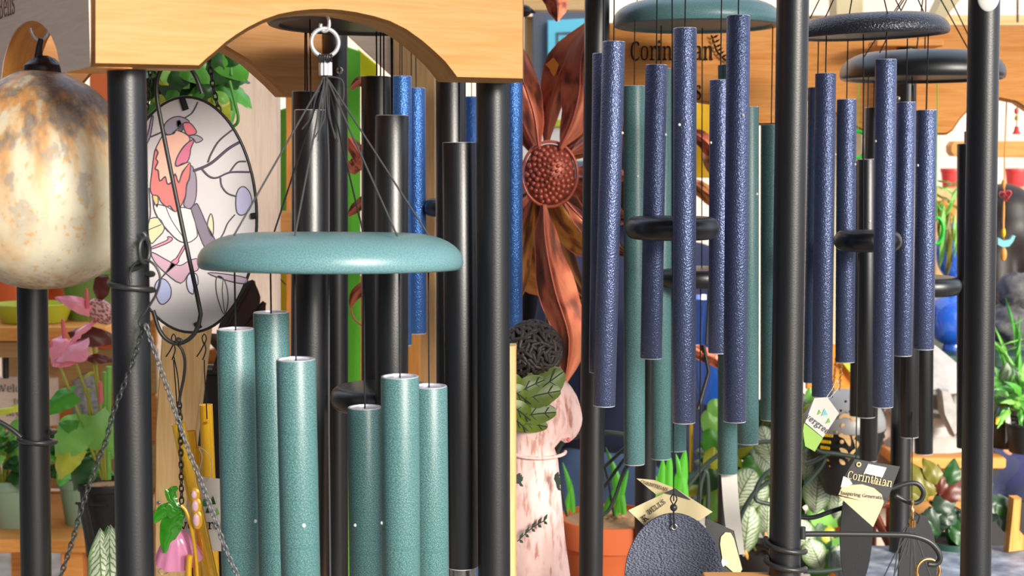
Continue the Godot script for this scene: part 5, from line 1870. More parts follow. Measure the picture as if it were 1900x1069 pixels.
# ---------------------------------------------------------------- statue, terracotta pot
func statue_and_pot():
	var d := 2.25
	var s := S(d)
	var base := P(1000, 1069, d)
	var o := thing("statue", "pink-robed cherub figurine with dark curls and leafy wings, seen from behind", "statue", Vector3(base.x, base.y - 0.1, base.z))
	# robe: half-widths by height, left and right of x = 1000
	var rows := [[1180, 925, 1064], [1069, 935, 1058], [1000, 940, 1048], [900, 945, 1040], [850, 946, 1036], [830, 946, 1030], [800, 940, 1054], [775, 938, 1060], [750, 940, 1056], [725, 945, 1044], [705, 955, 1036], [690, 966, 1022], [670, 974, 1008]]
	var c := P(1000, 900, d)
	var rb := MB.new()
	rb.sheet(rows.size(), 40, func(i, j):
		var a: float = TAU * j / 40.0
		var q: Array = rows[i]
		var hw: float = (q[2] - q[1]) / 2.0 * s
		var m := P((q[1] + q[2]) / 2.0, q[0], d)
		var fold: float = 1.0 + 0.03 * sin(a * 7.0 + i)
		return m + Vector3(cos(a) * hw * fold, 0, sin(a) * hw * 0.75 * fold), true, c)
	part("robe", rb, M.robe, o)
	var hem := MB.new()
	var hl := []
	for k in 16:
		var a := PI * (k / 15.0)
		hl.append(P(998, 838, d) + Vector3(cos(a) * 52.0 * s, -sin(a) * 0.004, sin(a) * 0.032))
	hem.tube(hl, 0.0028, 8)
	part("cape_hem", hem, M.robe, o)
	var arm := MB.new()
	arm.tube(pix([[1030, 715], [1048, 745], [1056, 785], [1040, 815]], d + 0.005, 5), [0.016, 0.018, 0.019, 0.020, 0.020, 0.021, 0.021, 0.021, 0.021, 0.021, 0.020, 0.019, 0.018, 0.016, 0.014, 0.010], 18)
	part("sleeve", arm, M.robe, o)
	# head with modelled curls
	var hc := P(988, 652, d)
	var hd := MB.new()
	hd.ball(hc, Vector3(0.040, 0.042, 0.04), 16, 24)
	var head := part("hair", hd, M.hair_statue, o)
	var r := RandomNumberGenerator.new()
	r.seed = 5
	var curls := []
	for k in 4:
		var m := MB.new()
		var pts := []
		for q in 9:
			var t := q / 8.0
			pts.append(Vector3(0.0065 * sin(t * (5.0 + k)), 0.0015 + 0.0035 * sin(t * PI), (t - 0.5) * 0.019))
		m.tube(pts, [0.001, 0.0024, 0.003, 0.0033, 0.0034, 0.0033, 0.003, 0.0024, 0.001], 7)
		curls.append(m.mesh())
	for k in 260:
		var y := 1.0 - 2.0 * (k + 0.5) / 260.0
		var a := k * 2.39996
		var q := sqrt(1.0 - y * y)
		var nn := Vector3(cos(a) * q, y, sin(a) * q)
		var f := MB.new().frame(nn)
		put("curl", curls[k % 4], M.hair_statue, Transform3D(Basis(f.x, nn, f.x.cross(nn)) * Basis(Vector3.UP, r.randf() * TAU), hc + nn * Vector3(0.040, 0.042, 0.04)), head)
	# leafy wings
	for q in [[[960, 800], [1010, 765], 1.6, 0.02], [[955, 760], [1045, 690], 1.25, 0.045], [[955, 745], [1040, 725], 1.15, 0.05], [[955, 775], [1032, 765], 1.1, 0.052], [[952, 735], [1010, 705], 1.2, 0.055], [[956, 785], [1016, 792], 1.1, 0.05], [[945, 720], [985, 750], 1.4, 0.06], [[945, 750], [985, 780], 1.4, 0.062], [[946, 770], [980, 800], 1.4, 0.058], [[935, 700], [970, 725], 1.5, 0.06]]:
		var a := P(q[0][0], q[0][1], d - q[3])
		var b := P(q[1][0], q[1][1], d - q[3] + 0.012)
		var lf := MB.new()
		var path := curve([a, a.lerp(b, 0.5) + Vector3(0, 0.002, 0.004), b], 5)
		var w := []
		var l := (b - a).length()
		for k in path.size():
			w.append(maxf(0.003, l * 0.24 * q[2] * sin(PI * (0.12 + 0.80 * k / (path.size() - 1.0)))))
		lf.blade(path, w, Vector3(0, 0.1, 1), 0.2, 5)
		var back := MB.new()
		lf.blade(path.map(func(p): return p + Vector3(0, 0, -0.006)), w, Vector3(0, 0.1, 1), -0.1, 5)
		var lo := part("wing_leaf", lf, M.statue_leaf, o)
		var vn := MB.new()
		vn.tube(path.map(func(p): return p + Vector3(0, 0, 0.0008)), 0.0009, 5)
		for k in [4, 7]:
			for sg in [-1, 1]:
				var p: Vector3 = path[k]
				vn.tube([p + Vector3(0, 0, 0.0006), p + ((b - a).normalized() * 0.6 + Vector3(0, 1, 0) * sg * 0.7) * w[k] * 0.8 + Vector3(0, 0, -0.001)], 0.0007, 5)
		part("vein", vn, M.statue_vine, lo)
	# painted vine sprigs in relief on the robe
	for q in [[[960, 1005], [1012, 965]], [[954, 892], [964, 898]], [[1028, 888], [1034, 906]]]:
		var m := MB.new()
		var path := pix([q[0], [(q[0][0] + q[1][0]) / 2.0, (q[0][1] + q[1][1]) / 2.0 - 4], q[1]], d - 0.043, 5)
		m.tube(path, 0.0008, 5)
		var n := path.size()
		for k in range(1, n, 2):
			for sg in [-1, 1]:
				var p: Vector3 = path[k]
				var e := p + Vector3(0.006, 0.008 * sg + 0.003, 0)
				m.blade([p, p.lerp(e, 0.5) + Vector3(0, 0, 0.001), e], [0.0006, 0.0026, 0.0004], Vector3(0, 0, 1), 0.1, 3)
		part("vine_sprig", m, M.statue_vine, o)
	var rd := MB.new()
	rd.ball(P(1055, 816, d - 0.02), Vector3.ONE * 0.0035, 8, 12)
	part("rose", rd, M.pink_spadix, o)
	var pd := thing("pedestal", "wooden stand under the pink cherub figurine", "stand", Vector3(base.x, 0, base.z))
	part("column", slab(Vector3(base.x - 0.07, 0, base.z - 0.07), Vector3(base.x + 0.07, P(0, 1180, d).y, base.z + 0.07), 0.004), M.wood, pd)

	# terracotta pot with trellis
	var e := 2.78
	var t := thing("potted_plant", "spiky green blades and wire hoop in a terracotta pot, behind the slate-blue sail", "plant", P(1120, 1069, e))
	var rim := P(1135, 958, e)
	var pm := MB.new()
	pm.t = Transform3D(Basis(), rim)
	pm.lathe([Vector2(0, -0.22), Vector2(0.068, -0.22), Vector2(0.070, -0.216), Vector2(0.094, -0.052), Vector2(0.104, -0.050), Vector2(0.1055, -0.004), Vector2(0.103, 0.0), Vector2(0.097, 0.0), Vector2(0.094, -0.012), Vector2(0, -0.012)], 56)
	part("pot", pm, M.terracotta, t)
	var so := MB.new()
	so.t = Transform3D(Basis(), rim)
	so.sheet(8, 40, func(i, j):
		var a: float = TAU * j / 40.0
		var q: float = 0.095 * i / 7.0
		return Vector3(cos(a) * q, -0.010 + 0.006 * sin(a * 6.0 + i * 3.0) * (1.0 - i / 7.0) + 0.008 * (1.0 - i / 7.0), sin(a) * q), true, Vector3(0, -1, 0))
	part("soil", so, M.soil, t)
	for q in [[1150, 952, 1134, 858, 9], [1158, 955, 1124, 830, 8], [1064, 952, 1044, 858, 6], [1142, 958, 1166, 872, 7], [1078, 955, 1096, 880, 6], [1226, 940, 1230, 850, 11], [1240, 940, 1242, 838, 10], [1258, 940, 1272, 832, 13], [1272, 945, 1254, 842, 9], [1120, 958, 1152, 892, 7], [1216, 942, 1206, 856, 9], [1050, 955, 1060, 892, 5]]:
		var bm := MB.new()
		var pth := pix([[q[0], q[1]], [lerpf(q[0], q[2], 0.4) + 2, lerpf(q[1], q[3], 0.5)], [q[2], q[3]]], e, 5)
		var nn := pth.size()
		bm.blade(pth, range(nn).map(func(k): return maxf(0.0005, q[4] * S(e) * sin(PI * (0.22 + 0.78 * k / (nn - 1.0))))), Vector3(0.1, 0, 1).normalized(), 0.4, 5)
		part("leaf_blade", bm, M.leaf_bright, t)
	for q in [[[1052, 958], [1046, 930], [1032, 868]], [[1140, 965], [1130, 900], [1120, 860]]]:
		var m := MB.new()
		m.tube(pix(q, e, 4), 0.0022, 8)
		part("stake", m, M.iron, t)
	var w := MB.new()
	w.tube(pix([[1030, 850], [1045, 820], [1080, 808], [1130, 803], [1180, 812]], e + 0.02, 6), 0.0050, 10)
	w.tube(pix([[1118, 955], [1130, 946], [1142, 920], [1160, 870], [1180, 850]], e - 0.08, 6), 0.0036, 10)
	w.tube(pix([[1122, 866], [1150, 840], [1175, 820]], e - 0.03, 6), 0.0036, 10)
	w.tube(pix([[1120, 905], [1145, 870], [1160, 850]], e - 0.03, 6), 0.0034, 10)
	part("trellis_hoop", w, M.wire_green, t)
	var bs := thing("wire_basket", "dark green wire hoop basket behind the long teal tubes and post", "basket", P(1330, 860, 2.85))
	for q in [[[1262, 925], [1280, 898], [1310, 862], [1350, 835], [1400, 822], [1450, 818]], [[1190, 850], [1210, 885], [1240, 915], [1262, 925]], [[1366, 1008], [1374, 960], [1392, 925], [1410, 905], [1450, 880]], [[1440, 868], [1420, 880], [1404, 905], [1402, 925], [1412, 932], [1450, 940]], [[1296, 940], [1300, 900], [1310, 870], [1316, 862]], [[1312, 975], [1314, 920], [1312, 880], [1306, 872]], [[1494, 820], [1520, 838], [1550, 842], [1600, 850]], [[1494, 862], [1516, 854], [1535, 842]], [[1494, 900], [1520, 870], [1532, 850]], [[1496, 1061], [1530, 1060], [1566, 1055]]]:
		var m := MB.new()
		m.tube(pix(q, 2.85, 6), 0.0046, 10)
		part("wire", m, M.wire_green, bs)

# ---------------------------------------------------------------- right background
func right_items():
	# variegated climber behind the front post
	var v := thing("potted_plant", "silver-striped leafy plant around the front post of the tall rack", "plant", P(1440, 1000, 3.0))
	for q in [["leaf_variegated", [1412, 790], [1432, 870], 1.1], ["leaf_variegated", [1400, 870], [1350, 945], 1.2], ["leaf_variegated", [1420, 890], [1376, 960], 1.0], ["leaf_variegated", [1392, 935], [1372, 1040], 0.9], ["leaf_variegated", [1425, 920], [1418, 1010], 0.8], ["leaf_variegated", [1440, 880], [1405, 830], 1.2], ["leaf_variegated", [1520, 880], [1505, 960], 1.2], ["leaf_variegated", [1545, 870], [1530, 960], 1.2], ["leaf_variegated", [1500, 830], [1490, 900], 1.0], ["leaf_variegated", [1560, 890], [1545, 970], 1.0], ["leaf_variegated", [1500, 1000], [1525, 1069], 1.2], ["leaf_variegated", [1480, 960], [1500, 1040], 1.1], ["leaf_variegated", [1555, 1010], [1560, 1069], 1.0], ["leaf_variegated", [1470, 890], [1450, 960], 1.2], ["leaf_yellow", [1400, 800], [1365, 850], 0.9], ["leaf_yellow", [1415, 770], [1440, 740], 1.2], ["leaf_yellow", [1340, 880], [1325, 985], 0.8], ["leaf_yellow", [1325, 820], [1318, 920], 0.7], ["leaf_light", [1322, 740], [1340, 790], 1.3], ["leaf_light", [1310, 760], [1336, 830], 1.0], ["leaf_light", [1330, 900], [1310, 980], 0.8], ["leaf_yellow", [1550, 980], [1480, 1010], 0.9], ["leaf_yellow", [1500, 980], [1560, 1030], 0.9], ["leaf_light", [1500, 940], [1560, 985], 1.2], ["leaf_light", [1520, 1040], [1570, 1000], 0.9], ["leaf_yellow", [1510, 745], [1490, 810], 0.9], ["leaf_light", [1500, 720], [1520, 760], 1.2], ["leaf", [1380, 850], [1440, 900], 1.2], ["leaf_dark", [1410, 840], [1440, 800], 1.2], ["leaf_dark", [1390, 900], [1440, 980], 1.2], ["leaf", [1470, 820], [1520, 900], 1.2], ["leaf_dark", [1500, 880], [1560, 960], 1.2], ["leaf_dark", [1520, 960], [1480, 1069], 1.2], ["leaf", [1540, 1010], [1500, 1080], 1.2], ["leaf", [1315, 790], [1345, 870], 1.1], ["leaf_dark", [1320, 860], [1350, 960], 1.2]]:
		pix_leaf(v, "oval", M[q[0]], q[1], q[2], 2.98 if q[0] == "leaf_variegated" else 3.08, q[3])
	bush(v, P(1395, 900, 3.2), Vector3(0.085, 0.17, 0.05), 100, "oval", [M.leaf, M.leaf_variegated, M.leaf_dark, M.leaf_yellow], 0.085, 31)
	bush(v, P(1525, 900, 3.2), Vector3(0.06, 0.20, 0.04), 70, "oval", [M.leaf, M.leaf_variegated, M.leaf_dark, M.leaf_light], 0.085, 32)
	var vs := MB.new()
	for q in [[[1440, 1100], [1430, 950], [1400, 850], [1420, 780]], [[1450, 1100], [1500, 950], [1530, 870]], [[1440, 1100], [1390, 1000], [1340, 900], [1325, 780]]]:
		vs.tube(pix(q, 3.12, 5), 0.004, 6)
	part("stems", vs, M.leaf_olive, v)
	pot(v, P(1420, 1016, 3.1), 0.085, 0.18, M.pot_black, M.soil_dark)
	for q in [[[1382, 1020], [1388, 1042], 0.9], [[1420, 985], [1422, 1008], 0.6]]:
		pix_leaf(v, "lance", M.bead_orange, q[0], q[1], 2.97, q[2])

	owl_lantern()
	tags_right()
	hooks_right()

	# stone lantern
	var sl := thing("stone_lantern", "white stone garden lantern behind the right post", "lantern", P(1730, 830, 3.3))
	var e := 3.3
	var lm := MB.new()
	lm.t = Transform3D(Basis(Vector3.UP, 0.5), P(1722, 642, e))
	lm.lathe([Vector2(0.0, 0.01), Vector2(0.02, 0.0), Vector2(0.06, -0.03), Vector2(0.115, -0.075), Vector2(0.122, -0.082), Vector2(0.122, -0.093), Vector2(0.115, -0.097), Vector2(0, -0.097)], 6)
	part("roof", lm, M.stone_white, sl)
	var lp := MB.new()
	for k in 4:
		lp = MB.new()
		var a := TAU * k / 4.0 + 0.6
		lp.t = Transform3D(Basis(Vector3.UP, -a), P(1722, 735, e) + Vector3(cos(a) * 0.058, 0, sin(a) * 0.058))
		lp.box(Vector3.ZERO, Vector3(0.024, 0.085, 0.036), 0.005)
		part("pillar", lp, M.stone_white, sl)
	var lb := MB.new()
	lb.t = Transform3D(Basis(), P(1722, 770, e))
	lb.lathe([Vector2(0, 0.014), Vector2(0.085, 0.014), Vector2(0.09, 0.008), Vector2(0.075, -0.008), Vector2(0.055, -0.02), Vector2(0.06, -0.04), Vector2(0.095, -0.065), Vector2(0.10, -0.08), Vector2(0, -0.08)], 36)
	part("base", lb, M.stone_white, sl)
	var tp := thing("stone_tablet", "pale grey stone wedge leaning beside the white lantern", "stone", P(1765, 720, 3.2))
	var tm := MB.new()
	var poly := PackedVector2Array()
	var tc := P(1760, 740, 3.17)
	for q in [[1744, 722], [1762, 724], [1776, 760], [1785, 800], [1770, 812], [1750, 770]]:
		var p := P(q[0], q[1], 3.17)
		poly.append(Vector2(p.x - tc.x, p.y - tc.y))
	tm.t = Transform3D(Basis(), tc)
	tm.prism(poly, 0.0, -0.04, 0.004)
	part("wedge", tm, M.stone_white, tp)

	# wooden chest-shelf
	var ch := thing("wooden_chest", "honey pine chest with a black diamond key plate, low at the right", "chest", P(1790, 900, 3.25))
	var y0: float = P(0, 842, 3.2).y
	var xa: float = P(1675, 0, 3.2).x
	var xb: float = P(1882, 0, 3.2).x
	part("top", slab(Vector3(xa, y0 - 0.028, -3.55), Vector3(xb, y0, -3.16), 0.006), M.wood_orange, ch)
	part("front", slab(Vector3(xa + 0.02, y0 - 0.115, -3.5), Vector3(xb - 0.02, y0 - 0.028, -3.19), 0.003), M.wood, ch)
	var ap := PackedVector2Array()
	for k in 13:
		var t := k / 12.0
		ap.append(Vector2(lerpf(xa + 0.02, xb - 0.01, t), y0 - 0.128 + 0.018 * cos(t * TAU * 2.0)))
	ap.append(Vector2(xb - 0.01, y0 - 0.10))
	ap.append(Vector2(xa + 0.02, y0 - 0.10))
	var am := MB.new()
	am.prism(ap, -3.17, -3.19, 0.002)
	part("scalloped_apron", am, M.wood, ch)
	card("key_plate", [[1848, 866], [1855, 878], [1848, 890], [1841, 878]], 3.165, M.iron, ch)
	for x in [xa + 0.05, xb - 0.05]:
		part("leg", slab(Vector3(x - 0.02, 0, -3.5), Vector3(x + 0.02, y0 - 0.11, -3.46), 0.003), M.wood, ch)
	# little pots on the chest
	var f1 := thing("potted_plant", "striped fern leaves in a black pot with a yellow sticker, far right", "plant", P(1862, 790, 3.22))
	pot(f1, P(1866, 776, 3.24), 0.043, 0.066, M.pot_black, M.soil_dark, 0.06)
	card("sticker", [[1848, 774], [1861, 772], [1861, 787], [1848, 788]], 3.19, M.yellow_deep, f1)
	card("care_label", [[1866, 770], [1872, 755], [1878, 800], [1866, 824]], 3.185, M.paper, f1)
	bush(f1, P(1862, 735, 3.24), Vector3(0.04, 0.05, 0.03), 26, "oval", [M.leaf_light, M.leaf_variegated, M.leaf], 0.055, 21, 0.8)
	var f2 := thing("potted_plant", "fern with long light fronds in a black pot at the right picture edge", "plant", P(1900, 790, 3.2))
	pot(f2, P(1900, 785, 3.18), 0.04, 0.066, M.pot_black, M.soil_dark, 0.06)
	bush(f2, P(1896, 748, 3.2), Vector3(0.045, 0.045, 0.04), 36, "lance", [M.leaf_light, M.leaf, M.leaf_dark, M.leaf_light], 0.06, 22, 0.9)
	# long grassy leaves
	var gr := thing("potted_plant", "arching grass-like leaves before the grey rocks, right edge", "plant", P(1890, 660, 3.3))
	for q in [[[1880, 740], [1852, 610]], [[1885, 760], [1900, 560]], [[1870, 660], [1840, 640]], [[1880, 690], [1905, 590]], [[1860, 640], [1905, 628]], [[1875, 740], [1866, 600]], [[1890, 700], [1845, 615]], [[1868, 610], [1905, 590]], [[1868, 650], [1905, 640]], [[1878, 720], [1895, 630]]]:
		pix_leaf(gr, "strap", [M.leaf_light, M.leaf_bright, M.leaf][q[0][0] % 3], q[0], q[1], 3.3, 0.6)
	pot(gr, P(1882, 742, 3.36), 0.03, 0.07, M.pot_black, M.soil_dark)
	# grey rocks
	for q in [[1872, 600, 46, 36, "rounded grey boulder above the grassy leaves, right edge"], [1885, 540, 34, 36, "grey carved stone block behind the boulder, right edge"], [1890, 660, 50, 24, "dark flat stone under the boulder at the right edge"]]:
		var rk := thing("rock", q[4], "rock", P(q[0], q[1] + q[3], 3.5))
		var rm := MB.new()
		var rc := P(q[0], q[1], 3.5)
		var nz := noise(1.5, FastNoiseLite.TYPE_SIMPLEX_SMOOTH, 3, int(q[0]))
		rm.sheet(15, 26, func(i, j):
			var a: float = PI * i / 14.0
			var b: float = TAU * j / 26.0
			var dd := Vector3(sin(a) * cos(b), cos(a), sin(a) * sin(b))
			return rc + dd * Vector3(q[2], q[3], q[2]) * S(3.5) * (1.0 + 0.22 * nz.get_noise_3dv(dd)), true, rc)
		part("stone", rm, M.rock, rk)
	# shelf ledge under rocks and blue pots
	var sh := thing("shelf_unit", "dark shelf under the blue pots and rocks at right", "shelf", P(1800, 700, 3.6))
	part("shelf_board", slab(Vector3(P(1725, 0, 3.5).x, P(0, 655, 3.4).y - 0.03, -3.8), Vector3(P(2000, 0, 3.5).x, P(0, 655, 3.4).y, -3.35), 0.004), M.pot_dark_green, sh)
	for x in [1740, 1980]:
		var px: float = P(x, 0, 3.7).x
		part("upright", slab(Vector3(px - 0.02, 0, -3.78), Vector3(px + 0.02, P(0, 655, 3.4).y - 0.03, -3.74), 0.003), M.pot_black, sh)
	# blue glazed pots
	for q in [[1766, 590, 46, 52, "cobalt blue glazed ball below the black clapper at the right post"], [1770, 466, 34, 54, "cobalt blue glazed ball above the black clapper at the right post"]]:
		var bp := thing("gazing_ball", q[4], "ornament", P(q[0], q[1] + q[3], 3.45), "blue glazed balls at right")
		var bm := MB.new()
		bm.ball(P(q[0], q[1], 3.45), Vector3(q[2], q[3], q[2]) * S(3.45), 24, 40)
		part("ball", bm, M.glaze_blue, bp)
		var nk := MB.new()
		nk.t = Transform3D(Basis(), P(q[0], q[1] + q[3], 3.45))
		nk.lathe([Vector2(0, 0.008), Vector2(0.02, 0.008), Vector2(0.024, 0.0), Vector2(0.022, -0.014), Vector2(0, -0.014)], 28)
		part("foot", nk, M.glaze_blue, bp)
	# spider plant above
	var spd := thing("potted_plant", "spider plant with pale striped leaves left of the right post", "plant", P(1760, 440, 3.5))
	for q in [[[1750, 370], [1735, 400]], [[1745, 350], [1790, 335]], [[1740, 345], [1785, 370]], [[1738, 360], [1790, 400]], [[1735, 375], [1765, 420]], [[1736, 390], [1745, 470]], [[1750, 380], [1740, 500]], [[1760, 390], [1754, 520]], [[1770, 400], [1770, 480]], [[1775, 350], [1740, 430]], [[1740, 335], [1790, 350]]]:
		pix_leaf(spd, "strap", [M.leaf_light, M.leaf, M.leaf_olive][q[1][0] % 3], q[0], q[1], 3.36, 1.1)
	pot(spd, P(1752, 372, 3.42), 0.03, 0.05, M.bead_orange, M.soil_dark)
	# red pots and hanging beads, timber rail, far wall pieces
	for q in [[1765, 330, 0.035, "red pot on the far shelf left of the right post"], [1885, 318, 0.035, "red pot on the far shelf right of the right post"]]:
		var rp := thing("plant_pot", q[3], "pot", P(q[0], q[1] + 20, 4.7))
		pot(rp, Vector3(P(q[0], q[1], 4.7).x, P(0, 348, 4.6).y + 0.06, -4.7), q[2], 0.06, M.red, M.leaf_light)
	flat_board("beam", "orange round-ended timber rail behind the right post", "beam", [[1764, 270], [1770, 262], [1905, 262], [1905, 292], [1770, 290], [1764, 282]], 4.2, M.wood_orange, 0.05)
	flat_board("display_cabinet", "plain beige display cabinet far behind the right post", "cabinet", [[1735, 348], [1905, 348], [1905, 1400], [1735, 1400]], 4.6, M.wood_pale, 0.3)
	var pst := flat_board("wooden_post", "cream painted post above the tilted charcoal disc", "post", [[1551, -40], [1602, -40], [1602, 1500], [1551, 1500]], 4.45, M.cream, 0.1)
	flat_board("roof_brace", "cream diagonal roof brace at the top right", "beam", [[1722, 48], [1742, 48], [1790, -10], [1815, -60], [1775, -60]], 4.2, M.cream, 0.08)
	flat_board("beam", "pale timber beam along the far wall at the top right", "beam", [[1440, 28], [2000, 28], [2000, 50], [1440, 50]], 4.6, M.wood_pale, 0.06)
	var ul := MB.new()
	ul.tube([P(1888, -30, 4.0), P(1888, 42, 4.0)], 0.003, 6)
	single("cable", ul, M.iron, "thin dark cable hanging against the far wall at the top right corner", "cable")
	var bh := thing("bead_hanging", "string of beads with a pink heart and turquoise bird right of the right post", "ornament", P(1862, 290, 3.0))
	var bs := MB.new()
	bs.tube([P(1868, 178, 3.065), P(1864, 290, 3.0), P(1862, 480, 3.0)], 0.0014, 6)
	part("string", bs, M.bead_orange, bh)
	for q in [[1862, 342, 4, 9, "bead_orange"], [1862, 432, 4, 9, "yellow_deep"], [1862, 472, 6, 13, "bead_orange"], [1862, 398, 2.4, 30, "bead_orange"]]:
		var m := MB.new()
		m.ball(P(q[0], q[1], 3.0), Vector3(q[2], q[3], q[2]) * S(3.0), 10, 14)
		part("bead", m, M[q[4]], bh)
	var ht := MB.new()
	var hp := PackedVector2Array()
	for k in 28:
		var a := TAU * k / 28.0
		hp.append(Vector2(16.0 * pow(sin(a), 3.0), 13.0 * cos(a) - 5.0 * cos(2.0 * a) - 2.0 * cos(3.0 * a) - cos(4.0 * a)) * 0.72 * S(3.0))
	ht.t = Transform3D(Basis(Vector3.BACK, 0.2), P(1866, 362, 2.99))
	ht.prism(hp, 0.006, -0.006, 0.003)
	part("heart", ht, M.bead_pink, bh)
	var bi := MB.new()
	var bip := PackedVector2Array()
	for q in [[1850, 440], [1862, 446], [1872, 444], [1878, 436], [1884, 438], [1880, 448], [1872, 458], [1860, 460], [1850, 454]]:
		var p := P(q[0], q[1], 2.99)
		var p0 := P(1865, 450, 2.99)
		bip.append(Vector2(p.x - p0.x, p.y - p0.y))
	bi.t = Transform3D(Basis(), P(1865, 450, 2.985))
	bi.prism(bip, 0.003, -0.003, 0.001)
	part("bird", bi, M.turquoise, bh)
	var b2 := thing("bead_hanging", "short bead string with a small red bell, upper right corner", "ornament", P(1886, 190, 3.4))
	var b2m := MB.new()
	b2m.tube([P(1889, 150, 3.07), P(1886, 235, 3.4)], 0.0012, 6)
	part("string", b2m, M.bead_orange, b2)
	for q in [[1886, 206, 4, 6, "bead_pink"], [1886, 219, 3.5, 5, "lime"]]:
		var m := MB.new()
		m.ball(P(q[0], q[1], 3.4), Vector3(q[2], q[3], q[2]) * S(3.4), 10, 14)
		part("bead", m, M[q[4]], b2)
	var bel := MB.new()
	bel.t = Transform3D(Basis(), P(1886, 249, 3.4))
	bel.lathe([Vector2(0, 0.018), Vector2(0.004, 0.018), Vector2(0.006, 0.008), Vector2(0.010, 0.0), Vector2(0.008, 0.0), Vector2(0, 0.004)], 24)
	part("bell", bel, M.red, b2)
	for q in [[1592, 268, 17, 24, "green plastic ring behind the second dark navy tube"], [1738, 428, 12, 24, "green plastic ring right of the last dark navy tube"]]:
		var rg := thing("plastic_ring", q[4], "ring", P(q[0], q[1], 2.9))
		part("ring", torus(P(q[0], q[1], 2.9), Vector3(0, 0, 1), q[3] * S(2.9), 0.0035, 32, 8, float(q[2]) / q[3]), M.ring_green, rg)
		var th := MB.new()
		th.tube([P(q[0], q[1] - q[3], 2.9), P(q[0] + 1, 150, 2.98)], 0.0009, 6)
		part("thread", th, M.ring_green, rg)
	# something clear hanging in front of the right post
	var gl := thing("glass_disc", "pale frosted disc at the very top of the right post", "ornament", P(1834, 0, 1.85))
	var gm := MB.new()
	gm.ball(P(1834, -8, 1.85), Vector3(21, 29, 6) * S(1.85), 16, 28)
	part("disc", gm, M.white, gl)
	# magnolia-like dark foliage under the chest
	var mg := thing("potted_plant", "glossy dark leaved plant in a dark green pot under the chest", "plant", P(1765, 1060, 3.0))
	for q in [["leaf_olive", [1720, 930], [1690, 850], 1.0], ["leaf_olive", [1735, 920], [1705, 870], 1.0], ["leaf_magnolia", [1730, 945], [1785, 915], 1.1], ["leaf_magnolia", [1740, 960], [1795, 960], 1.0], ["leaf_magnolia", [1725, 940], [1740, 1010], 1.0], ["leaf_red", [1745, 920], [1750, 865], 0.8], ["leaf_red", [1750, 930], [1790, 885], 1.2], ["leaf_magnolia", [1790, 930], [1870, 965], 1.1], ["leaf_magnolia", [1780, 950], [1850, 990], 1.0], ["leaf_dark", [1760, 900], [1780, 855], 1.1], ["leaf_olive", [1700, 940], [1690, 880], 1.3], ["leaf_magnolia", [1820, 940], [1880, 930], 1.0], ["leaf_dark", [1700, 960], [1760, 990], 1.1], ["leaf_dark", [1760, 980], [1830, 1010], 1.1], ["leaf_magnolia", [1715, 960], [1700, 1030], 1.1], ["leaf_olive", [1740, 900], [1725, 850], 1.1], ["leaf_dark", [1800, 920], [1850, 900], 1.2], ["leaf_dark", [1790, 960], [1760, 1020], 1.3], ["leaf_magnolia", [1850, 960], [1895, 990], 1.0], ["leaf_dark", [1840, 930], [1890, 960], 1.0], ["leaf_magnolia", [1765, 945], [1735, 985], 1.0]]:
		pix_leaf(mg, "oval", M[q[0]], q[1], q[2], 2.98, q[3] * 1.1)
	var ms := MB.new()
	for q in [[[1765, 1010], [1750, 960], [1725, 930]], [[1768, 1010], [1780, 970], [1800, 930]], [[1765, 1010], [1765, 940], [1755, 890]]]:
		ms.tube(pix(q, 3.0, 4), 0.004, 7)
	part("stems", ms, M.leaf_olive, mg)
	pot(mg, P(1768, 1000, 3.02), 0.062, 0.14, M.pot_dark_green, M.soil_dark)
	flat_board("wooden_stake", "short pale timber stake at the bottom right", "stake", [[1880, 925], [1896, 925], [1892, 985], [1905, 1000], [1905, 1022], [1870, 1026]], 2.95, M.wood_orange, 0.03)
	var ss := thing("stone_slab", "blue-grey slate slab table at the bottom right", "stone", P(1840, 1069, 2.95))
	part("slab", slab(Vector3(P(1560, 0, 3.0).x, P(0, 1040, 2.9).y - 0.05, -3.02), Vector3(P(2000, 0, 3.0).x, P(0, 1040, 2.9).y, -2.7), 0.006), M.slate, ss)
	for x in [1600, 1960]:
		var px: float = P(x, 0, 3.0).x
		part("leg", slab(Vector3(px - 0.03, 0, -3.0), Vector3(px + 0.03, P(0, 1040, 2.9).y - 0.05, -2.9), 0.004), M.rock, ss)
	flat_board("shade_panel", "black board standing in for the deep shade under the pine chest, behind the glossy dark leaves", "panel", [[1560, 930], [1905, 930], [1905, 2000], [1560, 2000]], 3.62, M.pot_black, 0.01)  # dark sheet added in place of the shade below the chest
	var db := thing("garden_trolley", "rust brown trolley frame low behind the black oval sails", "frame", P(1630, 1000, 3.2))
	for q in [[[1616, 930], [1616, 1040]], [[1652, 930], [1652, 1040]], [[1610, 935], [1656, 935]], [[1616, 940], [1650, 1010]]]:
		var m := MB.new()
		m.tube(pix(q, 3.2, 2), 0.010, 10)
		part("bar", m, M.copper, db)

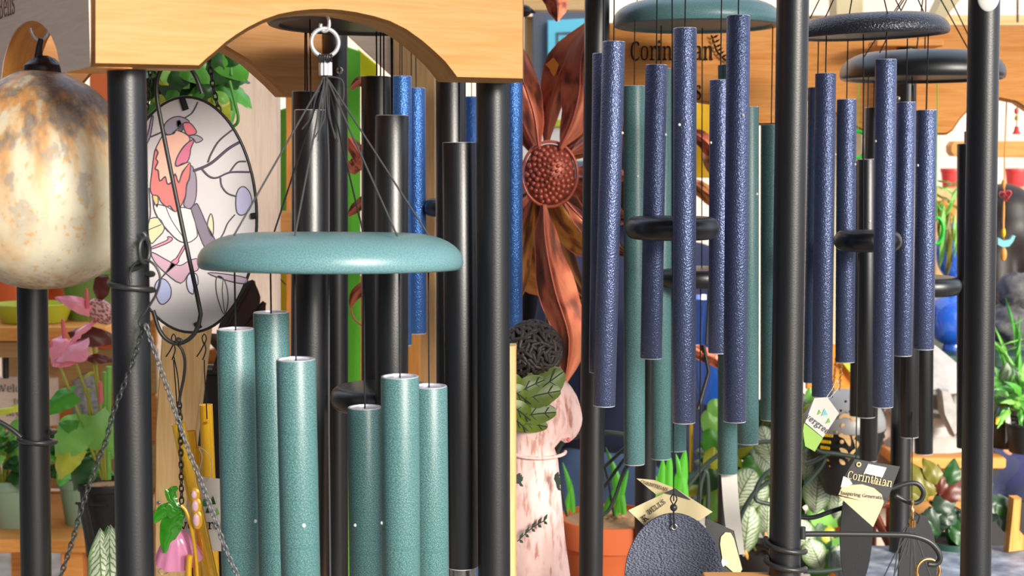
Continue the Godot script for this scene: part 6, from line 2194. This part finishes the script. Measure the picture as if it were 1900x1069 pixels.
func owl_lantern():
	var e := 2.95
	var o := thing("metal_lantern", "grey-topped black owl lantern with tan cut-outs, behind the green tag", "lantern", P(1570, 900, e))
	var c := P(1567, 722, e)
	var s := S(e)
	var dm := MB.new()
	dm.t = Transform3D(Basis(), P(1567, 790, e))
	var pr := []
	for k in 10:
		var a := PI / 2 * k / 9.0
		pr.append(Vector2(76.0 * s * sin(a), 70.0 * s * cos(a)))
	pr.append(Vector2(74.0 * s, -4.0 * s))
	dm.lathe(pr, 48)
	part("hood", dm, M.grey_metal, o)
	for q in [[1543, 736], [1569, 745], [1560, 762], [1577, 764], [1518, 745], [1512, 758]]:
		var h := MB.new()
		h.ball(P(q[0], q[1], e - 0.078), Vector3(2.6, 2.4, 1.0) * s, 8, 12)
		part("hole", h, M.string_dark, o)
	var bd := MB.new()
	bd.t = Transform3D(Basis(), P(1567, 790, e))
	bd.lathe([Vector2(0, -130 * s), Vector2(34 * s, -128 * s), Vector2(52 * s, -90 * s), Vector2(66 * s, -40 * s), Vector2(73 * s, -2 * s), Vector2(70 * s, 26 * s), Vector2(0, 28 * s)], 48)
	part("body", bd, M.pot_black, o)
	for q in [[[1556, 776], [1568, 771], [1580, 776], 4], [[1578, 772], [1586, 784], [1590, 792], 4], [[1556, 808], [1570, 810], [1577, 828], 6], [[1558, 832], [1568, 840], [1572, 852], 5], [[1558, 852], [1563, 858], [1568, 862], 4], [[1580, 790], [1585, 802], [1583, 816], 4], [[1574, 856], [1580, 842], [1590, 832], 3], [[1584, 816], [1590, 824], [1588, 832], 4]]:
		var m := MB.new()
		var path := pix([q[0], q[1], q[2]], e - 0.079, 5)
		var n := path.size()
		var w := []
		for k in n:
			w.append(maxf(0.0006, q[3] * s * sin(PI * (0.05 + 0.9 * k / (n - 1.0)))))
		m.blade(path, w, Vector3(0, 0, 1), 0.0, 3)
		part("cut_out", m, M.wood_pale, o)
	for q in [[1564, 791, 5], [1562, 820, 4], [1552, 802, 2]]:
		var m := MB.new()
		m.ball(P(q[0], q[1], e - 0.078), Vector3(q[2], q[2], 1.2) * s, 8, 14)
		part("cut_out", m, M.wood_pale, o)
	for q in [[1536, 808], [1532, 820], [1531, 831], [1532, 842], [1541, 853], [1548, 864]]:
		var m := MB.new()
		var dx: float = (q[0] - 1567) * s
		var br: float = (73.0 - absf(q[1] - 790.0) * 0.3) * s
		m.t = Transform3D(Basis(Vector3.UP, asin(clampf(dx / br, -0.9, 0.9))), P(q[0], q[1], e - sqrt(maxf(0.0, br * br - dx * dx))))
		m.box(Vector3.ZERO, Vector3(19 * s, 6 * s, 0.004), 0.001)
		part("amber_bar", m, M.yellow_deep, o)
	var gear := PackedVector2Array()
	for k in 72:
		var a := TAU * k / 72.0
		var r := (78.0 if k % 2 == 0 else 84.0) * s
		gear.append(Vector2(cos(a) * r * 0.55, sin(a) * r))
	var gm := MB.new()
	gm.t = Transform3D(Basis(), P(1600, 790, e + 0.05))
	gm.prism(gear, 0.0, -0.004)
	part("toothed_disc", gm, M.grey_metal, o)
	var k1 := thing("chain", "brass bead chain above the owl lantern", "chain", P(1552, 700, e))
	chain(k1, pix([[1545, 726], [1549, 690], [1552, 660]], e - 0.05, 3), 0.008, 0.0012, M.brass)
	chain(k1, pix([[1558, 720], [1560, 690], [1562, 660]], e - 0.05, 3), 0.008, 0.0012, M.brass)
	flat_board("painted_panel", "orange and lime painted panel above the owl lantern", "panel", [[1496, 640], [1592, 640], [1592, 2000], [1540, 2000], [1540, 722], [1496, 722]], 3.3, M.orange_sticker, 0.012)
	flat_board("painted_panel", "lime wedge of the painted panel above the owl lantern", "panel", [[1560, 672], [1592, 672], [1592, 712]], 3.28, M.lime, 0.008)
	flat_board("plank", "pale plank behind the owl lantern's toothed disc", "plank", [[1625, 740], [1660, 740], [1660, 1900], [1625, 1900]], 3.32, M.wood_white, 0.02)
	flat_board("plank", "pale upright board behind the dark navy tubes", "plank", [[1540, 200], [1600, 200], [1600, 1900], [1540, 1900]], 3.4, M.cream, 0.02)

func tags_right():
	var t := thing("swing_tag", "white and lime swing tag hanging from the longest left dark navy tube", "tag", P(1524, 740, 2.2))
	var d := 2.2
	card("card", [[1511, 739], [1535, 737], [1557, 767], [1527, 812], [1494, 784]], d, M.paper, t)
	card("lime_panel", [[1492, 785], [1527, 813], [1512, 838], [1494, 828], [1490, 800]], d - 0.0004, M.lime_light, t)
	letters("evergreen", 0.0085, P(1518, 787, d - 0.0012), Basis(Vector3.BACK, -0.65), M.lead, t)
	card("tree_mark", [[1524, 772], [1530, 758], [1536, 770]], d - 0.001, M.turquoise, t)
	card("tree_mark", [[1517, 770], [1520, 760], [1524, 766]], d - 0.001, M.leaf_light, t)
	card("tree_mark", [[1532, 786], [1538, 776], [1541, 784]], d - 0.001, M.leaf_light, t)
	var s := MB.new()
	s.tube(pix([[1533, 738], [1544, 722], [1552, 706], [1556, 718], [1540, 738]], d, 4), 0.0007, 5)
	part("tag_string", s, M.paper, t)
	var u := thing("swing_tag", "black folded card lettered in cream with a white sticker, above the black oval sail", "tag", P(1610, 880, 2.22))
	var e := 2.22
	card("card", [[1586, 852], [1670, 866], [1642, 940], [1556, 918], [1566, 886]], e, M.card_black, u)
	card("cream_arch", [[1556, 918], [1562, 904], [1580, 900], [1600, 899], [1622, 906], [1636, 918], [1640, 932], [1637, 940]], e - 0.0008, M.cream, u)
	card("white_flash", [[1565, 884], [1575, 888], [1582, 898], [1570, 904], [1560, 904]], e - 0.001, M.white, u)
	card("folded_leaf", [[1556, 921], [1638, 938], [1620, 978]], e - 0.0004, M.cream, u)
	card("sticker", [[1611, 861], [1645, 868], [1637, 886], [1603, 878]], e - 0.0012, M.white, u)
	letters("Corinthian", 0.0125, P(1614, 889, e - 0.0016), Basis(Vector3.BACK, -0.2), M.cream, u, "lettering", "Droid Serif", 0.8)
	letters("BELLS", 0.006, P(1632, 897, e - 0.0016), Basis(Vector3.BACK, -0.2), M.cream, u)
	letters("Inspiring Generations", 0.0052, P(1605, 920, e - 0.0016), Basis(Vector3.BACK, -0.12), M.lead, u)
	var h := torus(P(1593, 862, e - 0.001), Vector3(0, 0, 1), 0.003, 0.0012, 18, 6)
	part("eyelet", h, M.cream, u)

func hooks_right():
	# wire hook wound round the front post of the tall rack
	var d := 1.86
	var c := P(1457, 1008, d)
	var o := thing("wire_hanger", "black wire hanger coiled round the tall rack's front post, hook at the right", "hanger", c)
	for q in [[1003, 1022], [1038, 1054]]:
		var pts := []
		for k in 29:
			var a := TAU * (0.02 + 0.55 * k / 28.0)
			var p := P(1457, lerpf(q[1], q[0], k / 28.0), d)
			pts.append(p + Vector3(cos(a) * 0.0255, 0, sin(a) * 0.0255))
		var mb := MB.new()
		mb.tube(pts, 0.0036, 10)
		part("coil", mb, M.iron, o)
	var am := MB.new()
	am.tube(pix([[1486, 992], [1500, 991], [1560, 991], [1640, 992], [1690, 994], [1722, 1004], [1740, 1022], [1744, 1038], [1736, 1047], [1722, 1047]], d, 6), 0.0038, 12)
	part("arm", am, M.iron, o)
	var up := MB.new()
	up.tube(pix([[1489, 978], [1489, 1000]], d - 0.004, 2), 0.0042, 10)
	part("clamp", up, M.iron, o)
	var rg := thing("split_ring", "gold-tinted steel ring on the hook at the bottom right", "ring", P(1722, 1062, d))
	part("ring", torus(P(1722, 1060, d), Vector3(0.15, 0.1, 1), 23.0 * S(d), 0.0024, 36, 10), M.brass, rg)
	var o2 := thing("wire_hanger", "black wire arm with an upturned end behind the black card tag", "hanger", P(1600, 940, 2.35))
	var a2 := MB.new()
	a2.tube(pix([[1486, 960], [1510, 960], [1540, 950], [1575, 938], [1640, 912], [1680, 898], [1702, 898], [1713, 912], [1710, 926], [1700, 933], [1686, 932], [1662, 920]], 2.32, 6), 0.0040, 12)
	part("arm", a2, M.iron, o2)
	var wc := thing("wind_chime", "black wind chime hung by a brass ring and copper crimp, low at right", "wind chime", P(1695, 960, 2.3))
	part("ring", torus(P(1693, 945, 2.3), Vector3(1, 0, 0.35), 0.0150, 0.0021, 28, 9), M.brass, wc)
	var cr := MB.new()
	cr.t = Transform3D(Basis(), P(1692, 978, 2.3))
	for k in 7:
		var a := TAU * k / 7.0
		cr.tube([Vector3(cos(a) * 0.004, 0, sin(a) * 0.004), Vector3(cos(a) * 0.004, 0.0115, sin(a) * 0.004)], 0.0019, 8)
	part("crimp", cr, M.brass, wc)
	for q in [[[1688, 970], [1676, 985], [1668, 1010], [1660, 1060], [1655, 1110]], [[1688, 985], [1660, 1030], [1636, 1080]], [[1690, 985], [1670, 1040], [1650, 1090]], [[1691, 985], [1690, 1040], [1688, 1110]], [[1694, 985], [1697, 1040], [1702, 1110]], [[1689, 985], [1684, 1020], [1682, 1030]], [[1693, 985], [1693, 1020], [1692, 1032]], [[1696, 985], [1716, 1040], [1740, 1110]]]:
		var m := MB.new()
		m.tube(pix(q, 2.3, 4), 0.0011, 6)
		part("string", m, M.string, wc)
	var dm := disc_mesh(0.10, 0.03)
	var dc := P(1690, 1150, 2.3)
	for k in dm.v.size():
		dm.v[k] += dc
	part("suspension_disc", dm, M.black, wc)

# ---------------------------------------------------------------- people
# one continuous skin over tapered bones, meshed as surface nets; colours go to parts by the caller
func body(bones: Array, cell: float, soft: float) -> MB:
	var lo := Vector3.INF
	var hi := -Vector3.INF
	for b in bones:
		for e in 2:
			var r: float = b[2 + e] + soft
			lo = lo.min(b[e] - Vector3.ONE * r)
			hi = hi.max(b[e] + Vector3.ONE * r)
	var n := Vector3i(((hi - lo) / cell).ceil()) + Vector3i(2, 2, 2)
	var f := PackedFloat32Array()
	f.resize(n.x * n.y * n.z)
	f.fill(1.0)
	for b in bones:
		var a: Vector3 = b[0]
		var ab: Vector3 = b[1] - a
		var l2 := maxf(ab.length_squared(), 1e-8)
		var rm: float = maxf(b[2], b[3]) + soft * 2.0
		var p0 := Vector3i(((a.min(b[1]) - Vector3.ONE * rm - lo) / cell).floor()).max(Vector3i.ZERO)
		var p1 := Vector3i(((a.max(b[1]) + Vector3.ONE * rm - lo) / cell).ceil()).min(n - Vector3i.ONE)
		var sx: float = b[4] if b.size() > 4 else 1.0
		for z in range(p0.z, p1.z + 1):
			for y in range(p0.y, p1.y + 1):
				for x in range(p0.x, p1.x + 1):
					var p := lo + Vector3(x, y, z) * cell
					var h := clampf((p - a).dot(ab) / l2, 0.0, 1.0)
					var q := p - a - ab * h
					q.z *= sx
					var dist: float = q.length() - lerpf(b[2], b[3], h)
					var k := (z * n.y + y) * n.x + x
					var w := clampf(0.5 + 0.5 * (f[k] - dist) / soft, 0.0, 1.0)
					f[k] = lerpf(f[k], dist, w) - soft * w * (1.0 - w) if absf(f[k] - dist) < soft else minf(f[k], dist)
	var mb := MB.new()
	var id := {}
	var st := [1, n.x, n.x * n.y]
	for z in n.z - 1:
		for y in n.y - 1:
			for x in n.x - 1:
				var k := (z * n.y + y) * n.x + x
				var c := 0
				var acc := Vector3.ZERO
				var g := Vector3.ZERO
				var neg := 0
				for q in 8:
					if f[k + (q & 1) + ((q >> 1) & 1) * st[1] + (q >> 2) * st[2]] < 0.0:
						neg += 1
				if neg == 0 or neg == 8:
					continue
				for q in 8:
					var o := Vector3(q & 1, (q >> 1) & 1, q >> 2)
					var v0 := f[k + (q & 1) + ((q >> 1) & 1) * st[1] + (q >> 2) * st[2]]
					g += (o - Vector3.ONE * 0.5) * v0
					for ax in 3:
						if q & (1 << ax):
							continue
						var q2 := q | (1 << ax)
						var v1 := f[k + (q2 & 1) + ((q2 >> 1) & 1) * st[1] + (q2 >> 2) * st[2]]
						if (v0 < 0.0) != (v1 < 0.0):
							var pp := o
							pp[ax] = v0 / (v0 - v1)
							acc += pp
							c += 1
				id[k] = mb.vert(lo + (Vector3(x, y, z) + acc / c) * cell, g.normalized())
	for z in range(1, n.z - 1):
		for y in range(1, n.y - 1):
			for x in range(1, n.x - 1):
				var k := (z * n.y + y) * n.x + x
				for ax in 3:
					if (f[k] < 0.0) != (f[k + st[ax]] < 0.0):
						var u: int = st[(ax + 1) % 3]
						var w: int = st[(ax + 2) % 3]
						if id.has(k) and id.has(k - u) and id.has(k - w) and id.has(k - u - w):
							mb.quad(id[k], id[k - u], id[k - u - w], id[k - w])
	return mb

# a standing person: feet at `at`, facing angle `turn`, height h
func person(label: String, at: Vector3, turn: float, h: float, top: Material, legs: Material, hair: Material, long_hair: bool, lean := 0.0):
	var o := thing("person", label, "person", at)
	var B := Basis(Vector3.UP, turn)
	var k := h / 1.75
	var V := func(x, y, z): return at + B * (Vector3(x, y, z + lean * maxf(0.0, y - 0.95)) * k)
	var skin := [
		[V.call(0, 1.63, 0.02), V.call(0, 1.58, 0.05), 0.098 * k, 0.075 * k, 1.0], [V.call(0, 1.54, 0.06), V.call(0, 1.52, 0.065), 0.055 * k, 0.045 * k, 1.0],
		[V.call(0, 1.585, 0.135), V.call(0, 1.57, 0.142), 0.012 * k, 0.016 * k, 1.0],
		[V.call(0.085, 1.59, 0.02), V.call(0.087, 1.57, 0.02), 0.018 * k, 0.014 * k, 1.0], [V.call(-0.085, 1.59, 0.02), V.call(-0.087, 1.57, 0.02), 0.018 * k, 0.014 * k, 1.0],
		[V.call(0, 1.5, 0.01), V.call(0, 1.38, 0), 0.056 * k, 0.065 * k, 1.0],
		[V.call(0, 1.36, 0), V.call(0, 1.12, 0), 0.12 * k, 0.11 * k, 1.0], [V.call(0, 1.12, 0), V.call(0, 0.95, 0), 0.11 * k, 0.13 * k, 1.0],
	]
	for s in [-1, 1]:
		skin += [[V.call(0.05 * s, 1.40, 0), V.call(0.17 * s, 1.39, 0), 0.06 * k, 0.055 * k, 1.0],
			[V.call(0.18 * s, 1.38, 0), V.call(0.24 * s, 1.10, 0.0), 0.05 * k, 0.04 * k, 1.0], [V.call(0.24 * s, 1.10, 0), V.call(0.24 * s, 0.86, 0.10), 0.038 * k, 0.027 * k, 1.0],
			[V.call(0.09 * s, 0.92, 0), V.call(0.10 * s, 0.50, 0.01), 0.085 * k, 0.055 * k, 1.0], [V.call(0.10 * s, 0.50, 0.01), V.call(0.10 * s, 0.08, -0.02), 0.052 * k, 0.036 * k, 1.0],
			[V.call(0.24 * s, 0.84, 0.11), V.call(0.235 * s, 0.775, 0.125), 0.030 * k, 0.026 * k, 1.0]]
		for fg in 4:
			var fx := (fg - 1.5) * 0.019
			skin += [[V.call(0.235 * s, 0.77, 0.125 + fx), V.call(0.232 * s, 0.735, 0.13 + fx), 0.0095 * k, 0.009 * k, 1.0], [V.call(0.232 * s, 0.735, 0.13 + fx), V.call(0.222 * s, 0.70 + 0.008 * absf(fg - 1.5), 0.13 + fx), 0.009 * k, 0.008 * k, 1.0]]
		skin += [[V.call(0.225 * s, 0.83, 0.14), V.call(0.215 * s, 0.785, 0.165), 0.011 * k, 0.009 * k, 1.0]]
	part("body", body(skin, 0.013, 0.02), M.skin, o)
	var shirt := [[V.call(0.04, 1.36, 0), V.call(0.05, 1.0, 0), 0.135 * k, 0.135 * k, 1.15], [V.call(-0.04, 1.36, 0), V.call(-0.05, 1.0, 0), 0.135 * k, 0.135 * k, 1.15], [V.call(0, 1.47, 0), V.call(0, 1.40, 0), 0.062 * k, 0.08 * k, 1.0], [V.call(0.05, 1.0, 0), V.call(-0.05, 0.90, 0), 0.145 * k, 0.145 * k, 1.15]]
	for s in [-1, 1]:
		shirt += [[V.call(0.05 * s, 1.405, 0), V.call(0.17 * s, 1.395, 0), 0.075 * k, 0.068 * k, 1.0], [V.call(0.18 * s, 1.38, 0), V.call(0.24 * s, 1.10, 0), 0.066 * k, 0.058 * k, 1.0], [V.call(0.24 * s, 1.10, 0), V.call(0.24 * s, 0.92, 0.07), 0.055 * k, 0.046 * k, 1.0]]
	part("shirt", body(shirt, 0.016, 0.04), top, o)
	var tr := [[V.call(0.05, 0.93, 0), V.call(-0.05, 0.90, 0), 0.138 * k, 0.138 * k, 1.1]]
	for s in [-1, 1]:
		tr += [[V.call(0.09 * s, 0.90, 0), V.call(0.10 * s, 0.50, 0.01), 0.105 * k, 0.072 * k, 1.0], [V.call(0.10 * s, 0.50, 0.01), V.call(0.10 * s, 0.10, -0.02), 0.07 * k, 0.062 * k, 1.0]]
	part("trousers", body(tr, 0.018, 0.03), legs, o)
	for s in [-1, 1]:
		part("shoe", body([[V.call(0.10 * s, 0.045, -0.04), V.call(0.105 * s, 0.038, 0.14), 0.044 * k, 0.036 * k, 1.0]], 0.012, 0.01), M.pot_black, o)
		var ey := MB.new()
		ey.ball(V.call(0.032 * s, 1.61, 0.112), Vector3.ONE * 0.011 * k, 8, 12)
		part("eye", ey, M.white, o)
	var mo := MB.new()
	mo.tube([V.call(-0.022, 1.535, 0.108), V.call(0, 1.532, 0.118), V.call(0.022, 1.535, 0.108)], 0.005 * k, 6)
	part("mouth", mo, M.pink_spadix, o)
	var hr := [[V.call(0, 1.66, -0.01), V.call(0, 1.62, -0.03), 0.108 * k, 0.10 * k, 1.0], [V.call(0.06, 1.60, -0.03), V.call(-0.06, 1.60, -0.03), 0.07 * k, 0.07 * k, 1.0]]
	if long_hair:
		hr += [[V.call(0.05, 1.58, -0.05), V.call(0.05, 1.40, -0.09), 0.07 * k, 0.045 * k, 1.0], [V.call(-0.05, 1.58, -0.05), V.call(-0.05, 1.38, -0.09), 0.07 * k, 0.045 * k, 1.0]]
	part("hair", body(hr, 0.012, 0.025), hair, o)

func people():
	var b := P(1175, 600, 3.75)
	person("person in a navy top and blue jeans standing behind the teal tubes", Vector3(b.x, 0, b.z), PI + 0.35, 1.78, M.shirt_dark, M.denim, M.hair_dark, false)
	var a := P(948, 500, 4.0)
	person("dark-haired person in a lavender shirt behind the pink figurine", Vector3(a.x, 0, a.z), PI - 0.2, 1.62, M.shirt_lavender, M.denim, M.hair_dark, true)
	var c := P(1858, 400, 4.3)
	person("person with long dark hair in a navy top, right of the right post", Vector3(c.x, 0, c.z), PI + 0.1, 1.62, M.shirt_navy, M.shirt_dark, M.hair_dark, true)
